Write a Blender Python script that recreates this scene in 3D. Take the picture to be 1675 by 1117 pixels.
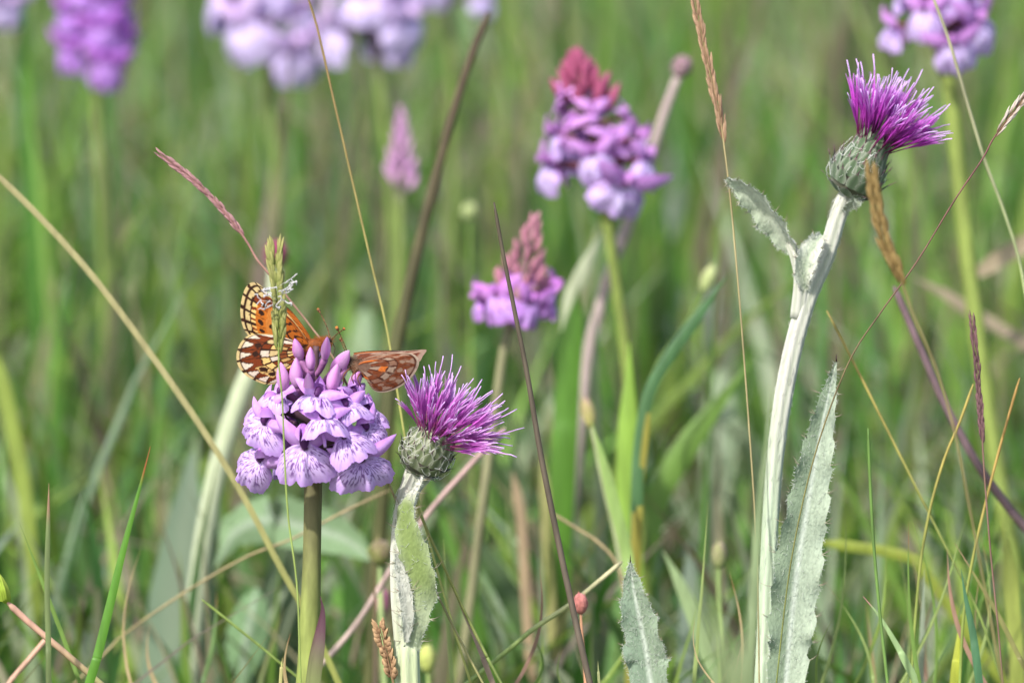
import bpy, math, random
from math import sin, cos, pi, radians, sqrt
from mathutils import Vector, Matrix, noise as mnoise

# ------------------------------------------------------------------ scene, camera, light
for o in list(bpy.data.objects): bpy.data.objects.remove(o)
SC = bpy.context.scene
COL = SC.collection

PITCH = radians(10.0)
DIST = 2.5                       # camera to the plane of focus
ZC = 0.21                        # height of the picture centre at the focus plane
PXW, PXH = 1675.0, 1117.0
MMPX = 0.16e-3                   # metres per photo pixel at the focus plane
FWD = Vector((0, cos(PITCH), -sin(PITCH)))
UPV = Vector((0, sin(PITCH), cos(PITCH)))
RGT = Vector((1, 0, 0))
CAM = Vector((0, 0, ZC)) - FWD * DIST

cam_d = bpy.data.cameras.new('camera')
cam = bpy.data.objects.new('camera', cam_d); COL.objects.link(cam)
cam.location = CAM
cam.rotation_euler = (pi / 2 - PITCH, 0, 0)
cam_d.sensor_width = 36.0
cam_d.lens = 36.0 * DIST / (PXW * MMPX)
cam_d.clip_start = 0.05; cam_d.clip_end = 2000
cam_d.dof.use_dof = True
cam_d.dof.focus_distance = DIST - 0.006
cam_d.dof.aperture_fstop = cam_d.lens / 28.0     # 28 mm wide lens opening
SC.camera = cam

SUN_AZ, SUN_EL = radians(-34), radians(50)        # azimuth from behind the camera, minus = left
sdir = Vector((sin(SUN_AZ) * cos(SUN_EL), -cos(SUN_AZ) * cos(SUN_EL), sin(SUN_EL)))
w = bpy.data.worlds.new('World'); SC.world = w; w.use_nodes = True
nt = w.node_tree; nt.nodes.clear()
sky = nt.nodes.new('ShaderNodeTexSky'); sky.sky_type = 'NISHITA'; sky.sun_disc = False
sky.sun_elevation = SUN_EL
sky.sun_rotation = math.atan2(sdir.x, sdir.y)
sky.air_density = 1.0; sky.dust_density = 2.5; sky.ozone_density = 1.0
bg = nt.nodes.new('ShaderNodeBackground'); bg.inputs['Strength'].default_value = 0.15
wo = nt.nodes.new('ShaderNodeOutputWorld')
nt.links.new(sky.outputs[0], bg.inputs[0]); nt.links.new(bg.outputs[0], wo.inputs[0])
sun_d = bpy.data.lights.new('sun', 'SUN'); sun_d.energy = 3.5; sun_d.angle = radians(2.0)
sun_d.color = (1.0, 0.97, 0.93)
sun = bpy.data.objects.new('sun', sun_d); COL.objects.link(sun)
sun.rotation_euler = sdir.to_track_quat('Z', 'Y').to_euler()
sun.location = (0, 0, 5)
SC.view_settings.view_transform = 'Standard'
SC.view_settings.look = 'None'
SC.view_settings.exposure = 0.76
SC.view_settings.gamma = 1.0
SC.render.engine = 'CYCLES'
SC.cycles.use_denoising = True
SC.cycles.max_bounces = 6
SC.cycles.diffuse_bounces = 3
SC.cycles.glossy_bounces = 2
SC.cycles.transmission_bounces = 4
SC.cycles.sample_clamp_indirect = 4

# ------------------------------------------------------------------ helpers
def W(px, py, dep=0.0):
    """world point that stands `dep` metres behind the plane of focus"""
    d = DIST + dep; s = MMPX * d / DIST
    return CAM + FWD * d + RGT * ((px - PXW / 2) * s) + UPV * ((PXH / 2 - py) * s)

def S(dep): return MMPX * (DIST + dep) / DIST     # metres per pixel at that depth

def srgb(r, g, b):
    f = lambda c: ((c / 255.0) / 12.92) if c / 255.0 <= 0.04045 else ((c / 255.0 + 0.055) / 1.055) ** 2.4
    return (f(r), f(g), f(b))

def mixc(a, b, t):
    t = max(0.0, min(1.0, t))
    return (a[0] + (b[0] - a[0]) * t, a[1] + (b[1] - a[1]) * t, a[2] + (b[2] - a[2]) * t)

def sstep(a, b, x):
    t = max(0.0, min(1.0, (x - a) / (b - a))); return t * t * (3 - 2 * t)

def spline(pts, n):
    """Catmull-Rom through pts (Vectors or floats), n samples"""
    m = len(pts)
    out = []
    for i in range(n):
        t = i / (n - 1) * (m - 1); k = min(int(t), m - 2); u = t - k
        p1, p2 = pts[k], pts[k + 1]
        p0 = pts[k - 1] if k > 0 else p1 * 2 - p2
        p3 = pts[k + 2] if k + 2 < m else p2 * 2 - p1
        out.append(p1 * 1.0 + ((p2 - p0) * u + (p0 * 2 - p1 * 5 + p2 * 4 - p3) * u * u + (p1 * 3 - p0 - p2 * 3 + p3) * u ** 3) * 0.5)
    return out

def lerp_list(vals, t):
    m = len(vals); x = max(0.0, min(0.99999, t)) * (m - 1); k = int(x); u = x - k
    return vals[k] * (1 - u) + vals[k + 1] * u

def tab(table, x):
    for (a, va), (b, vb) in zip(table, table[1:]):
        if x <= b:
            u = 0 if b == a else max(0.0, (x - a) / (b - a)); return va + (vb - va) * u
    return table[-1][1]

class MB:
    def __init__(s): s.v = []; s.f = []; s.c = []
    def add(s, p, c): s.v.append((p[0], p[1], p[2])); s.c.append((c[0], c[1], c[2], 1.0)); return len(s.v) - 1
    def tube(s, path, rad, n=8, col=(.5, .5, .5), cap=True, ridge=0, rd=0.0, ref=None):
        """rad: float or f(t); col: rgb or f(t, ang)"""
        m = len(path); base = len(s.v)
        up = ref or Vector((0.31, -0.9, 0.28))
        for i, p in enumerate(path):
            t = i / (m - 1)
            tg = (path[min(i + 1, m - 1)] - path[max(i - 1, 0)])
            tg = tg.normalized() if tg.length > 1e-12 else Vector((0, 0, 1))
            a = tg.cross(up)
            if a.length < 1e-6: a = tg.cross(Vector((1, 0, 0)))
            a.normalize(); b = tg.cross(a).normalized()
            r = rad(t) if callable(rad) else rad
            for k in range(n):
                an = 2 * pi * k / n
                rr = r * (1 + rd * cos(ridge * an)) if ridge else r
                c = col(t, an) if callable(col) else col
                s.add(p + a * (rr * cos(an)) + b * (rr * sin(an)), c)
        for i in range(m - 1):
            for k in range(n):
                k2 = (k + 1) % n
                s.f.append((base + i * n + k, base + i * n + k2, base + (i + 1) * n + k2, base + (i + 1) * n + k))
        if cap:
            s.f.append(tuple(base + k for k in range(n))[::-1])
            s.f.append(tuple(base + (m - 1) * n + k for k in range(n)))
    def grid(s, nu, nv, fn):
        """fn(u, v) -> (point, colour); u,v in 0..1"""
        base = len(s.v)
        for j in range(nv + 1):
            for i in range(nu + 1):
                p, c = fn(i / nu, j / nv); s.add(p, c)
        for j in range(nv):
            for i in range(nu):
                a = base + j * (nu + 1) + i
                s.f.append((a, a + 1, a + nu + 2, a + nu + 1))
    def ribbon(s, path, width, col, side=None, fold=0.15, twist=None, nu=2):
        """blade: width f(t) full width; fold = depth of the V as a part of the width"""
        m = len(path); base = len(s.v); ref = side or RGT
        for i, p in enumerate(path):
            t = i / (m - 1)
            tg = (path[min(i + 1, m - 1)] - path[max(i - 1, 0)]).normalized()
            a = ref - tg * ref.dot(tg)
            if a.length < 1e-5: a = Vector((0, 1, 0)) - tg * tg.y
            a.normalize(); nn = tg.cross(a).normalized()
            if twist:
                q = twist(t) if callable(twist) else twist
                a, nn = a * cos(q) + nn * sin(q), nn * cos(q) - a * sin(q)
            wd = width(t) if callable(width) else width
            for k in range(nu + 1):
                u = k / nu * 2 - 1
                c = col(t, u) if callable(col) else col
                s.add(p + a * (u * wd / 2) + nn * (fold * wd * (1 - abs(u))), c)
        n = nu + 1
        for i in range(m - 1):
            for k in range(nu):
                q = base + i * n + k
                s.f.append((q, q + 1, q + n + 1, q + n))
    def ell(s, ctr, rx, ry, rz, col, nu=10, nv=7, M=None):
        def fn(u, v):
            th = v * pi; ph = u * 2 * pi
            p = Vector((rx * sin(th) * cos(ph), ry * sin(th) * sin(ph), rz * cos(th)))
            if M: p = M @ p
            return ctr + p, (col(u, v) if callable(col) else col)
        s.grid(nu, nv, fn)
    def mesh(s, name, mat, off=None, smooth=True):
        me = bpy.data.meshes.new(name)
        v = s.v if off is None else [(a - off[0], b - off[1], c - off[2]) for a, b, c in s.v]
        me.from_pydata(v, [], s.f)
        at = me.color_attributes.new('Col', 'FLOAT_COLOR', 'POINT')
        at.data.foreach_set('color', [x for c in s.c for x in c])
        if smooth: me.polygons.foreach_set('use_smooth', [True] * len(me.polygons))
        me.materials.append(mat); me.update()
        return me

def link(name, me, parent=None, loc=(0, 0, 0)):
    o = bpy.data.objects.new(name, me); COL.objects.link(o); o.location = loc
    if parent: o.parent = parent
    return o

def tag(o, label, cat, group=None):
    o['label'] = label; o['category'] = cat
    if group: o['group'] = group
    return o

def thing(name, label, cat, loc, group=None):
    o = bpy.data.objects.new(name, None); COL.objects.link(o); o.location = loc
    o.empty_display_size = 0.01
    return tag(o, label, cat, group)

def part(name, mb, mat, parent, smooth=True):
    """vertices of mb in world space; parent is an unrotated Empty or part"""
    off = Vector((0, 0, 0)); p = parent
    while p: off += p.location; p = p.parent
    return link(name, mb.mesh(name, mat, off, smooth), parent)

def solo(name, mb, mat, loc, label, cat, group=None):
    return tag(link(name, mb.mesh(name, mat, loc), None, loc), label, cat, group)

def to_ground(path):
    """carry a stem on from its lowest point down to the soil"""
    p = path[-1]; d = (path[-1] - path[-2]).normalized()
    if p.z <= 0.0: return path
    d = Vector((d.x, d.y * 0.5, min(d.z, -0.4))).normalized()
    k = p.z / -d.z
    return path + [p + d * (k * 0.5), p + d * (k * 1.02)]

# ------------------------------------------------------------------ materials
def attr_mat(name, rough=0.55, spec=0.35, transl=0.0, nscale=300.0, namt=0.25, stretch=(1, 1, 1), bump=0.0, sheen=0.0, bscale=None, tcol=(1, 1, 1), dark=None):
    m = bpy.data.materials.new(name); m.use_nodes = True
    t = m.node_tree; t.nodes.clear(); N = t.nodes.new; L = t.links.new
    out = N('ShaderNodeOutputMaterial'); pb = N('ShaderNodeBsdfPrincipled')
    at = N('ShaderNodeVertexColor'); at.layer_name = 'Col'
    tc = N('ShaderNodeTexCoord'); mp = N('ShaderNodeMapping'); mp.inputs['Scale'].default_value = stretch
    L(tc.outputs['Object'], mp.inputs[0])
    nz = N('ShaderNodeTexNoise'); nz.inputs['Scale'].default_value = nscale; nz.inputs['Detail'].default_value = 3
    L(mp.outputs[0], nz.inputs['Vector'])
    mr = N('ShaderNodeMapRange'); mr.inputs[1].default_value = 0.25; mr.inputs[2].default_value = 0.75
    mr.inputs[3].default_value = 1 - namt; mr.inputs[4].default_value = 1 + namt
    L(nz.outputs['Fac'], mr.inputs[0])
    mx = N('ShaderNodeVectorMath'); mx.operation = 'SCALE'
    L(at.outputs['Color'], mx.inputs[0]); L(mr.outputs[0], mx.inputs['Scale'])
    L(mx.outputs[0], pb.inputs['Base Color'])
    pb.inputs['Roughness'].default_value = rough; pb.inputs['Specular IOR Level'].default_value = spec
    if sheen:
        pb.inputs['Sheen Weight'].default_value = sheen; pb.inputs['Sheen Roughness'].default_value = 0.5
    if bump:
        bn = N('ShaderNodeTexNoise'); bn.inputs['Scale'].default_value = bscale or nscale * 2; bn.inputs['Detail'].default_value = 2
        L(mp.outputs[0], bn.inputs['Vector'])
        bp = N('ShaderNodeBump'); bp.inputs['Strength'].default_value = bump; bp.inputs['Distance'].default_value = 0.0003
        L(bn.outputs['Fac'], bp.inputs['Height']); L(bp.outputs[0], pb.inputs['Normal'])
    if transl > 0:
        tr = N('ShaderNodeBsdfTranslucent'); ms = N('ShaderNodeMixShader'); ms.inputs[0].default_value = transl
        tm = N('ShaderNodeVectorMath'); tm.operation = 'MULTIPLY'; tm.inputs[1].default_value = tcol
        L(mx.outputs[0], tm.inputs[0]); L(tm.outputs[0], tr.inputs[0])
        L(pb.outputs[0], ms.inputs[1]); L(tr.outputs[0], ms.inputs[2]); L(ms.outputs[0], out.inputs[0])
    else:
        L(pb.outputs[0], out.inputs[0])
    return m

M_GRASS = attr_mat('grass_blade', 0.5, 0.3, 0.42, 60, 0.2, (1, 1, 0.15), tcol=(1.1, 1.15, 0.7))
M_BLADE = attr_mat('near_blade', 0.5, 0.35, 0.25, 500, 0.22, (1, 1, 0.06), bump=0.3, bscale=900)
M_STEM = attr_mat('stem', 0.6, 0.25, 0.0, 320, 0.32, (1, 1, 0.25), bump=0.4)
M_WOOL = attr_mat('woolly_stem', 0.9, 0.1, 0.0, 900, 0.14, (1, 1, 0.08), bump=0.6, sheen=0.25)
M_LEAF = attr_mat('woolly_leaf', 0.85, 0.12, 0.12, 1100, 0.18, (1, 1, 0.5), bump=0.8, sheen=0.25, bscale=1800)
M_PETAL = attr_mat('petal', 0.5, 0.25, 0.28, 420, 0.10, bump=0.25, bscale=1500, tcol=(1.0, 0.9, 1.0))
M_FLORET = attr_mat('floret', 0.5, 0.25, 0.3, 300, 0.12)
M_BRACT = attr_mat('bract', 0.75, 0.2, 0.05, 900, 0.3, bump=0.5, sheen=0.15)
M_HAIR = attr_mat('hair', 0.7, 0.2, 0.2, 300, 0.1)
M_WING = attr_mat('wing_scales', 0.65, 0.15, 0.12, 1600, 0.14, bump=0.25, bscale=2500)
M_BODY = attr_mat('insect_body', 0.7, 0.2, 0.0, 1200, 0.35, bump=0.6)
M_EYE = attr_mat('insect_eye', 0.25, 0.5, 0.0, 800, 0.1)
M_SPIKE = attr_mat('spikelet', 0.65, 0.25, 0.1, 900, 0.28, bump=0.4)

def ground_material():
    m = bpy.data.materials.new('meadow_soil'); m.use_nodes = True
    t = m.node_tree; pb = t.nodes['Principled BSDF']; N = t.nodes.new; L = t.links.new
    tc = N('ShaderNodeTexCoord')
    n1 = N('ShaderNodeTexNoise'); n1.inputs['Scale'].default_value = 40; n1.inputs['Detail'].default_value = 8
    n2 = N('ShaderNodeTexNoise'); n2.inputs['Scale'].default_value = 1.3; n2.inputs['Detail'].default_value = 4
    L(tc.outputs['Object'], n1.inputs['Vector']); L(tc.outputs['Object'], n2.inputs['Vector'])
    r1 = N('ShaderNodeValToRGB'); e = r1.color_ramp.elements
    e[0].position = 0.3; e[0].color = (0.04, 0.055, 0.02, 1); e[1].position = 0.75; e[1].color = (0.15, 0.17, 0.07, 1)
    q = e.new(0.55); q.color = (0.08, 0.11, 0.035, 1)
    L(n1.outputs['Fac'], r1.inputs[0])
    mx = N('ShaderNodeMixRGB'); mx.blend_type = 'MIX'; mx.inputs[2].default_value = (0.11, 0.10, 0.05, 1)
    mr = N('ShaderNodeMapRange'); mr.inputs[1].default_value = 0.5; mr.inputs[2].default_value = 0.8; mr.inputs[4].default_value = 0.5
    L(n2.outputs['Fac'], mr.inputs[0]); L(mr.outputs[0], mx.inputs[0]); L(r1.outputs[0], mx.inputs[1])
    L(mx.outputs[0], pb.inputs['Base Color']); pb.inputs['Roughness'].default_value = 0.95
    bp = N('ShaderNodeBump'); bp.inputs['Strength'].default_value = 0.8; bp.inputs['Distance'].default_value = 0.01
    L(n1.outputs['Fac'], bp.inputs['Height']); L(bp.outputs[0], pb.inputs['Normal'])
    return m

# ------------------------------------------------------------------ ground
def build_ground():
    mb = MB(); rng = random.Random(3)
    xs = [-600, -60, -8] + [-4 + i * 0.1 for i in range(81)] + [8, 60, 600]
    ys = [-600, -60, -8] + [-3 + i * 0.1 for i in range(91)] + [10, 60, 600]
    for y in ys:
        for x in xs:
            k = 1.0 if abs(x) < 4.5 and -4 < y < 7 else 0.0
            z = -0.012 + k * 0.012 * mnoise.noise(Vector((x * 2.1, y * 2.1, 0.3)))
            mb.add((x, y, z), (.1, .1, .1))
    n = len(xs)
    for j in range(len(ys) - 1):
        for i in range(n - 1):
            a = j * n + i; mb.f.append((a, a + 1, a + n + 1, a + n))
    o = link('ground', mb.mesh('ground', ground_material())); o['kind'] = 'structure'
build_ground()

# ------------------------------------------------------------------ meadow grass (uncountable)
GREENS = [(.100, .240, .028), (.155, .285, .036), (.062, .185, .024), (.215, .315, .052), (.115, .230, .068), (.088, .205, .070)]
STRAWS = [(.26, .23, .13), (.21, .18, .11), (.30, .27, .17)]
MAUVES = [(.17, .13, .10), (.20, .14, .12), (.13, .10, .08)]
PALES = [(.25, .30, .18), (.30, .35, .23), (.22, .29, .18)]

def blade_into(mb, x, y, h, wd, lean, az, face, c, tipc, seg, rng, curl=1.0):
    base = len(mb.v)
    dx, dy = cos(az), sin(az); sx, sy = cos(face), sin(face)
    for i in range(seg + 1):
        t = i / seg
        off = lean * (t ** 2) * h
        z = h * t * (1 - 0.25 * lean * t * curl)
        px, py = x + dx * off, y + dy * off
        ww = wd * (1 - t ** 2.2) * (0.75 + 0.6 * t * (1 - t)) * 0.5
        cc = mixc(c, tipc, sstep(0.6, 1.0, t))
        if i < seg:
            mb.add((px - sx * ww, py - sy * ww, z), cc)
            mb.add((px + sy * ww * .35, py - sx * ww * .35, z), mixc(cc, (.5, .55, .4), 0.06))
            mb.add((px + sx * ww, py + sy * ww, z), cc)
        else:
            mb.add((px, py, z), cc)
    for i in range(seg - 1):
        a = base + i * 3
        mb.f.append((a, a + 1, a + 4, a + 3)); mb.f.append((a + 1, a + 2, a + 5, a + 4))
    a = base + (seg - 1) * 3; tip = base + seg * 3
    mb.f.append((a, a + 1, tip)); mb.f.append((a + 1, a + 2, tip))

def bottom_z(y):
    """height of the lower edge of the view above the soil at world y"""
    d = (y - CAM.y)
    return CAM.z - d * math.tan(PITCH + math.atan(PXH / 2 * MMPX / DIST))

def build_grass():
    rng = random.Random(11)
    mb = MB()
    def patch(x, y): return mnoise.noise(Vector((x * 3.2, y * 2.2, 1.7)))
    def patch2(x, y): return mnoise.noise(Vector((x * 7.5, y * 5.0, 9.1)))
    def colour(x, y):
        q = patch(x, y) + rng.uniform(-0.35, 0.35); q2 = patch2(x, y) + rng.uniform(-0.3, 0.3)
        r = rng.random()
        if r < 0.08 + 0.2 * max(0, q2): c = rng.choice(STRAWS)
        elif r < 0.12 + 0.20 * max(0, q2): c = rng.choice(MAUVES)
        elif r < 0.26 + 0.25 * max(0, -q): c = rng.choice(PALES)
        else: c = rng.choice(GREENS if q < 0.1 else GREENS[:4])
        k = rng.uniform(0.62, 1.35)
        return (c[0] * k, c[1] * k, c[2] * k)
    # behind the flowers
    for _ in range(15000):
        y = 0.20 + 3.1 * rng.random() ** 1.25
        hw = 0.45 + 0.28 * y
        x = rng.uniform(-hw, hw)
        top = 0.125 + 0.055 * sstep(0.1, 0.9, y) + 0.02 * patch(x, y)
        h = top * rng.uniform(0.55, 1.25)
        if rng.random() < (.06 if y < .5 else .14): h *= 1.35
        c = colour(x, y)
        tipc = mixc(c, (.30, .24, .13), rng.choice([0, 0, .2, .6]))
        blade_into(mb, x, y, h, rng.uniform(0.0024, 0.0085), (rng.uniform(0.02, 0.6) ** 1.1 if rng.random() < .75 else rng.uniform(.5, 1.3)), rng.uniform(0, 2 * pi), rng.uniform(-0.9, 0.9), c, tipc, 5, rng)
    # thin stalks among it
    for _ in range(700):
        y = 0.25 + 2.6 * rng.random(); hw = 0.45 + 0.28 * y; x = rng.uniform(-hw, hw)
        h = rng.uniform(0.16, 0.26)
        c = rng.choice(MAUVES + STRAWS + GREENS[:2])
        blade_into(mb, x, y, h, rng.uniform(0.0018, 0.003) if y < .5 else rng.uniform(.003, .006), rng.uniform(0, 0.3), rng.uniform(0, 2 * pi), 0, c, mixc(c, (.25, .15, .12), .6), 4, rng)
    # lower, half-focused tangle close behind the flowers
    for _ in range(1500):
        y = 0.07 + 0.42 * rng.random() ** .8; x = rng.uniform(-0.42, 0.42)
        h = (bottom_z(y) + rng.uniform(-.02, .045) * (1 if rng.random() < .8 else 1.6))
        r = rng.random()
        c = rng.choice(GREENS) if r < .62 else rng.choice(STRAWS) if r < .74 else rng.choice(MAUVES) if r < .84 else rng.choice(PALES)
        k = rng.uniform(.7, 1.25); c = (c[0] * k, c[1] * k, c[2] * k)
        blade_into(mb, x, y, h, rng.uniform(.0010, .0042), rng.uniform(0, .75), rng.uniform(0, 2 * pi), rng.uniform(-1, 1), c, mixc(c, (.30, .20, .10), rng.choice([0, .3, .7])), 6, rng)
    # short turf under and in front of the flowers, below the view
    for _ in range(6500):
        y = rng.uniform(-1.5, 0.2); x = rng.uniform(-0.75, 0.75)
        h = min(0.13, max(0.03, bottom_z(y) - 0.012)) * rng.uniform(0.45, 0.98)
        c = colour(x, y)
        blade_into(mb, x, y, h, rng.uniform(0.0018, 0.0045), rng.uniform(0.05, 0.7), rng.uniform(0, 2 * pi), rng.uniform(-1.2, 1.2), c, c, 4, rng)
    o = link('meadow_grass', mb.mesh('meadow_grass', M_GRASS)); o['kind'] = 'stuff'
    tag(o, 'dense green and straw coloured meadow grass behind the flowers', 'grass')
    # broad herb leaves low in the sward
    mb = MB()
    for _ in range(420):
        y = 0.16 + 1.4 * rng.random() ** 1.2; x = rng.uniform(-0.5 - .1 * y, 0.5 + .1 * y)
        L_ = rng.uniform(0.07, 0.15); az = rng.uniform(0, 2 * pi); el = rng.uniform(0.5, 1.35)
        d = Vector((cos(az) * cos(el), sin(az) * cos(el), sin(el)))
        p0 = Vector((x, y, rng.uniform(0.0, 0.03)))
        path = [p0 + d * (L_ * t) - Vector((0, 0, 1)) * (L_ * 0.35 * t * t * cos(el)) for t in (0, .2, .4, .6, .8, 1)]
        wd = rng.uniform(0.010, 0.024)
        c = rng.choice([(.10, .17, .05), (.14, .20, .13), (.16, .21, .16), (.08, .15, .04), (.13, .19, .06)])
        mb.ribbon(path, lambda t: wd * max(0.02, sin(pi * (0.08 + 0.9 * t))), lambda t, u: mixc(c, (.3, .34, .24), .3 * (1 - abs(u))), side=Vector((-sin(az), cos(az), 0)), fold=0.12)
    o = link('herb_leaves', mb.mesh('herb_leaves', M_GRASS)); o['kind'] = 'stuff'
    tag(o, 'broad green and grey-green herb leaves low in the sward', 'leaves')
build_grass()

# ------------------------------------------------------------------ orchids
def fan_r(deg):
    return tab([(0, 9.7), (8, 9.35), (14, 8.2), (20, 8.9), (36, 9.5), (55, 8.7), (75, 6.7), (90, 4.4), (104, 2.6)], deg) * 1e-3

PAL = {
 'main': dict(lip=srgb(214, 184, 234), lipe=srgb(192, 146, 222), mark=srgb(88, 26, 116), sep=srgb(194, 130, 212), sep2=srgb(216, 176, 234), bud=srgb(212, 140, 206), bud2=srgb(236, 192, 232), ov=srgb(96, 62, 84), br=srgb(62, 50, 56)),
 'pale': dict(lip=srgb(208, 196, 230), lipe=srgb(200, 180, 228), mark=srgb(190, 160, 214), sep=srgb(214, 180, 228), sep2=srgb(228, 208, 240), bud=srgb(208, 150, 200), bud2=srgb(224, 180, 220), ov=srgb(128, 96, 120), br=srgb(96, 90, 80)),
 'deep': dict(lip=srgb(196, 150, 226), lipe=srgb(172, 108, 208), mark=srgb(130, 64, 160), sep=srgb(172, 96, 194), sep2=srgb(190, 128, 214), bud=srgb(176, 84, 176), bud2=srgb(200, 120, 200), ov=srgb(92, 56, 86), br=srgb(70, 60, 60)),
 'mid': dict(lip=srgb(214, 196, 236), lipe=srgb(186, 140, 214), mark=srgb(140, 86, 170), sep=srgb(190, 122, 196), sep2=srgb(206, 160, 220), bud=srgb(168, 74, 112), bud2=srgb(186, 108, 140), ov=srgb(116, 58, 78), br=srgb(104, 60, 70)),
 'small': dict(lip=srgb(200, 158, 224), lipe=srgb(186, 118, 206), mark=srgb(150, 84, 170), sep=srgb(188, 112, 196), sep2=srgb(206, 150, 216), bud=srgb(186, 120, 140), bud2=srgb(204, 154, 166), ov=srgb(150, 104, 120), br=srgb(132, 100, 104)),
}
_fm = {}
def flower_meshes(pal, var=0):
    key = (pal, var)
    if key in _fm: return _fm[key]
    P = PAL[pal]; rng = random.Random(100 + var); out = {}
    # lip: a three lobed skirt
    al = radians(24)
    d = Vector((0, -sin(al), -cos(al))); n = Vector((0, -cos(al), sin(al)))
    asym = rng.uniform(-0.10, 0.10); ph = rng.uniform(0, 6); nd = rng.uniform(0.75, 1.25); fold = rng.uniform(0.6, 1.3)
    mb = MB()
    def lip(u, v):
        th = (u * 2 - 1) * 104
        r = fan_r(abs(th))
        notch = abs(th)
        r = 0.0096 * min(1.0, r / 0.0096) if notch > 20 else r * (1 - (nd - 1) * 0.1)
        r *= (1 + asym * th / 104.0) * (1 + 0.02 * sin(th * 0.35 + ph) + 0.012 * sin(th * 0.9 + ph * 2))
        rr = r * (0.05 + 0.95 * v)
        a = radians(th)
        x = rr * sin(a) * 0.98; q = rr * cos(a) * 0.84
        wave = 0.0005 * sin(th * 0.16 + ph) * v * v
        bend = -rr * rr * 38 * fold * abs(sin(a)) + 0.0012 * sin(pi * v) - 0.0012 * v ** 3 + wave
        p = Vector((x, 0, 0)) + d * q + n * bend
        # purple dashes and loops on the paler middle
        m = 0.0
        rm = rr * 1e3
        s1 = mnoise.noise(Vector((th * 0.30 + ph, rm * 0.62, var * 3.1)))
        s2 = mnoise.noise(Vector((th * 0.55, rm * 1.3 + ph, 5 + var)))
        zone = sstep(0.10, 0.22, v) * (1 - sstep(0.74, 0.9, v)) * (1 - sstep(70, 95, abs(th)))
        if s1 + 0.5 * s2 > 0.17: m = 0.95
        elif s1 + 0.5 * s2 > 0.10: m = 0.45
        c = mixc(P['lip'], P['lipe'], 0.75 * sstep(0.72, 1.0, v) + 0.3 * sstep(60, 100, abs(th)))
        c = mixc(c, P['lip'], 0.4 * sin(pi * v))
        c = mixc(c, P['mark'], m * zone * 0.85)
        c = mixc(P['ov'], c, sstep(0.02, 0.14, v))
        return p, c
    mb.grid(96, 30, lip) if pal == 'main' else mb.grid(44, 14, lip)
    out['lip'] = mb.mesh('lip', M_PETAL)
    # side sepals
    for sgn, key2 in ((-1, 'sepal_l'), (1, 'sepal_r')):
        mb = MB()
        el = rng.uniform(0.25, 0.95); fw = rng.uniform(0.0, 0.55)
        ax = Vector((sgn * cos(el), -fw, sin(el))).normalized()
        wv = Vector((-sgn * sin(el), -0.25, cos(el))).normalized()
        nn = ax.cross(wv).normalized()
        if nn.y > 0: nn = -nn
        Ls = rng.uniform(8.2, 9.8) * 1e-3
        def sep(u, v):
            wd = 4.2e-3 * (sin(pi * min(1, 0.12 + 0.88 * v)) ** 0.75) * (1 - 0.25 * v)
            s = u * 2 - 1
            p = ax * (Ls * v) + wv * (s * wd * 0.5) + nn * (0.0016 * sin(pi * v * .8) - 0.0028 * v * v - 0.0009 * s * s * sin(pi * v))
            c = mixc(P['sep'], P['sep2'], 0.6 * (1 - abs(s)) + 0.25 * v)
            c = mixc(c, P['mark'], 0.20 * (1 if mnoise.noise(Vector((s * 3, v * 9, var))) > 0.25 else 0))
            return p, c
        mb.grid(6, 10, sep)
        out[key2] = mb.mesh('sepal', M_PETAL)
    # hood: upper sepal and petals arched over the column
    mb = MB()
    hp = spline([Vector((0, .0012, .0002)), Vector((0, .0008, .0030)), Vector((0, -.0016, .0050)), Vector((0, -.0044, .0042))], 10)
    def hood(u, v):
        k = v * 9; i = min(int(k), 8); f = k - i
        c0 = hp[i] * (1 - f) + hp[i + 1] * f
        s = u * 2 - 1
        wd = 2.5e-3 * (sin(pi * min(1, 0.2 + 0.78 * v)) ** 0.6)
        p = c0 + Vector((s * wd, 0.0003 * s * s, -0.0026 * abs(s) ** 2.0 * (0.3 + 0.7 * v)))
        c = mixc(P['sep'], P['sep2'], 0.5 * abs(s)); return p, c
    mb.grid(10, 10, hood)
    mb.ell(Vector((0, -0.0010, 0.0014)), 0.0011, 0.0012, 0.0018, mixc(P['mark'], P['ov'], .5), 8, 6)
    out['hood'] = mb.mesh('hood', M_PETAL)
    # spur
    out['P'] = P
    _fm[key] = out
    return out

def bud_mesh(pal, var):
    key = ('bud', pal, var)
    if key in _fm: return _fm[key]
    P = PAL[pal]; rng = random.Random(40 + var)
    mb = MB(); Lb = 8.6e-3; bend = rng.uniform(-0.0012, 0.0012)
    def fn(u, v):
        an = u * 2 * pi
        r = 2.55e-3 * (sin(pi * (0.06 + 0.94 * v)) ** 0.72) * (1.0 - 0.28 * v) * (1 + 0.10 * cos(3 * an + 0.4) * sin(pi * v))
        if v > 0.999: r = 0
        p = Vector((r * cos(an) + bend * v * v, r * 0.86 * sin(an), Lb * v))
        c = mixc(P['bud2'], P['bud'], 0.35 + 0.65 * abs(cos(1.5 * an + 0.2)) ** 3 + 0.2 * (v - .5))
        c = mixc(P['ov'], c, sstep(0.0, 0.14, v)); return p, c
    mb.grid(18, 14, fn)
    me = mb.mesh('bud', M_PETAL); _fm[key] = me
    return me

def bract_ribbon(mb, p0, out, up, L_, wd, c, tipc):
    path = [p0 + out * (L_ * t * 0.75) + up * (L_ * (0.25 * t + 0.5 * t * t)) for t in (0, .15, .3, .5, .7, .85, 1)]
    side = out.cross(up)
    mb.ribbon(path, lambda t: wd * max(0.03, sin(pi * min(1, 0.2 + 0.8 * t)) ** 0.8), lambda t, u: mixc(c, tipc, t), side=side, fold=0.25)

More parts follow.
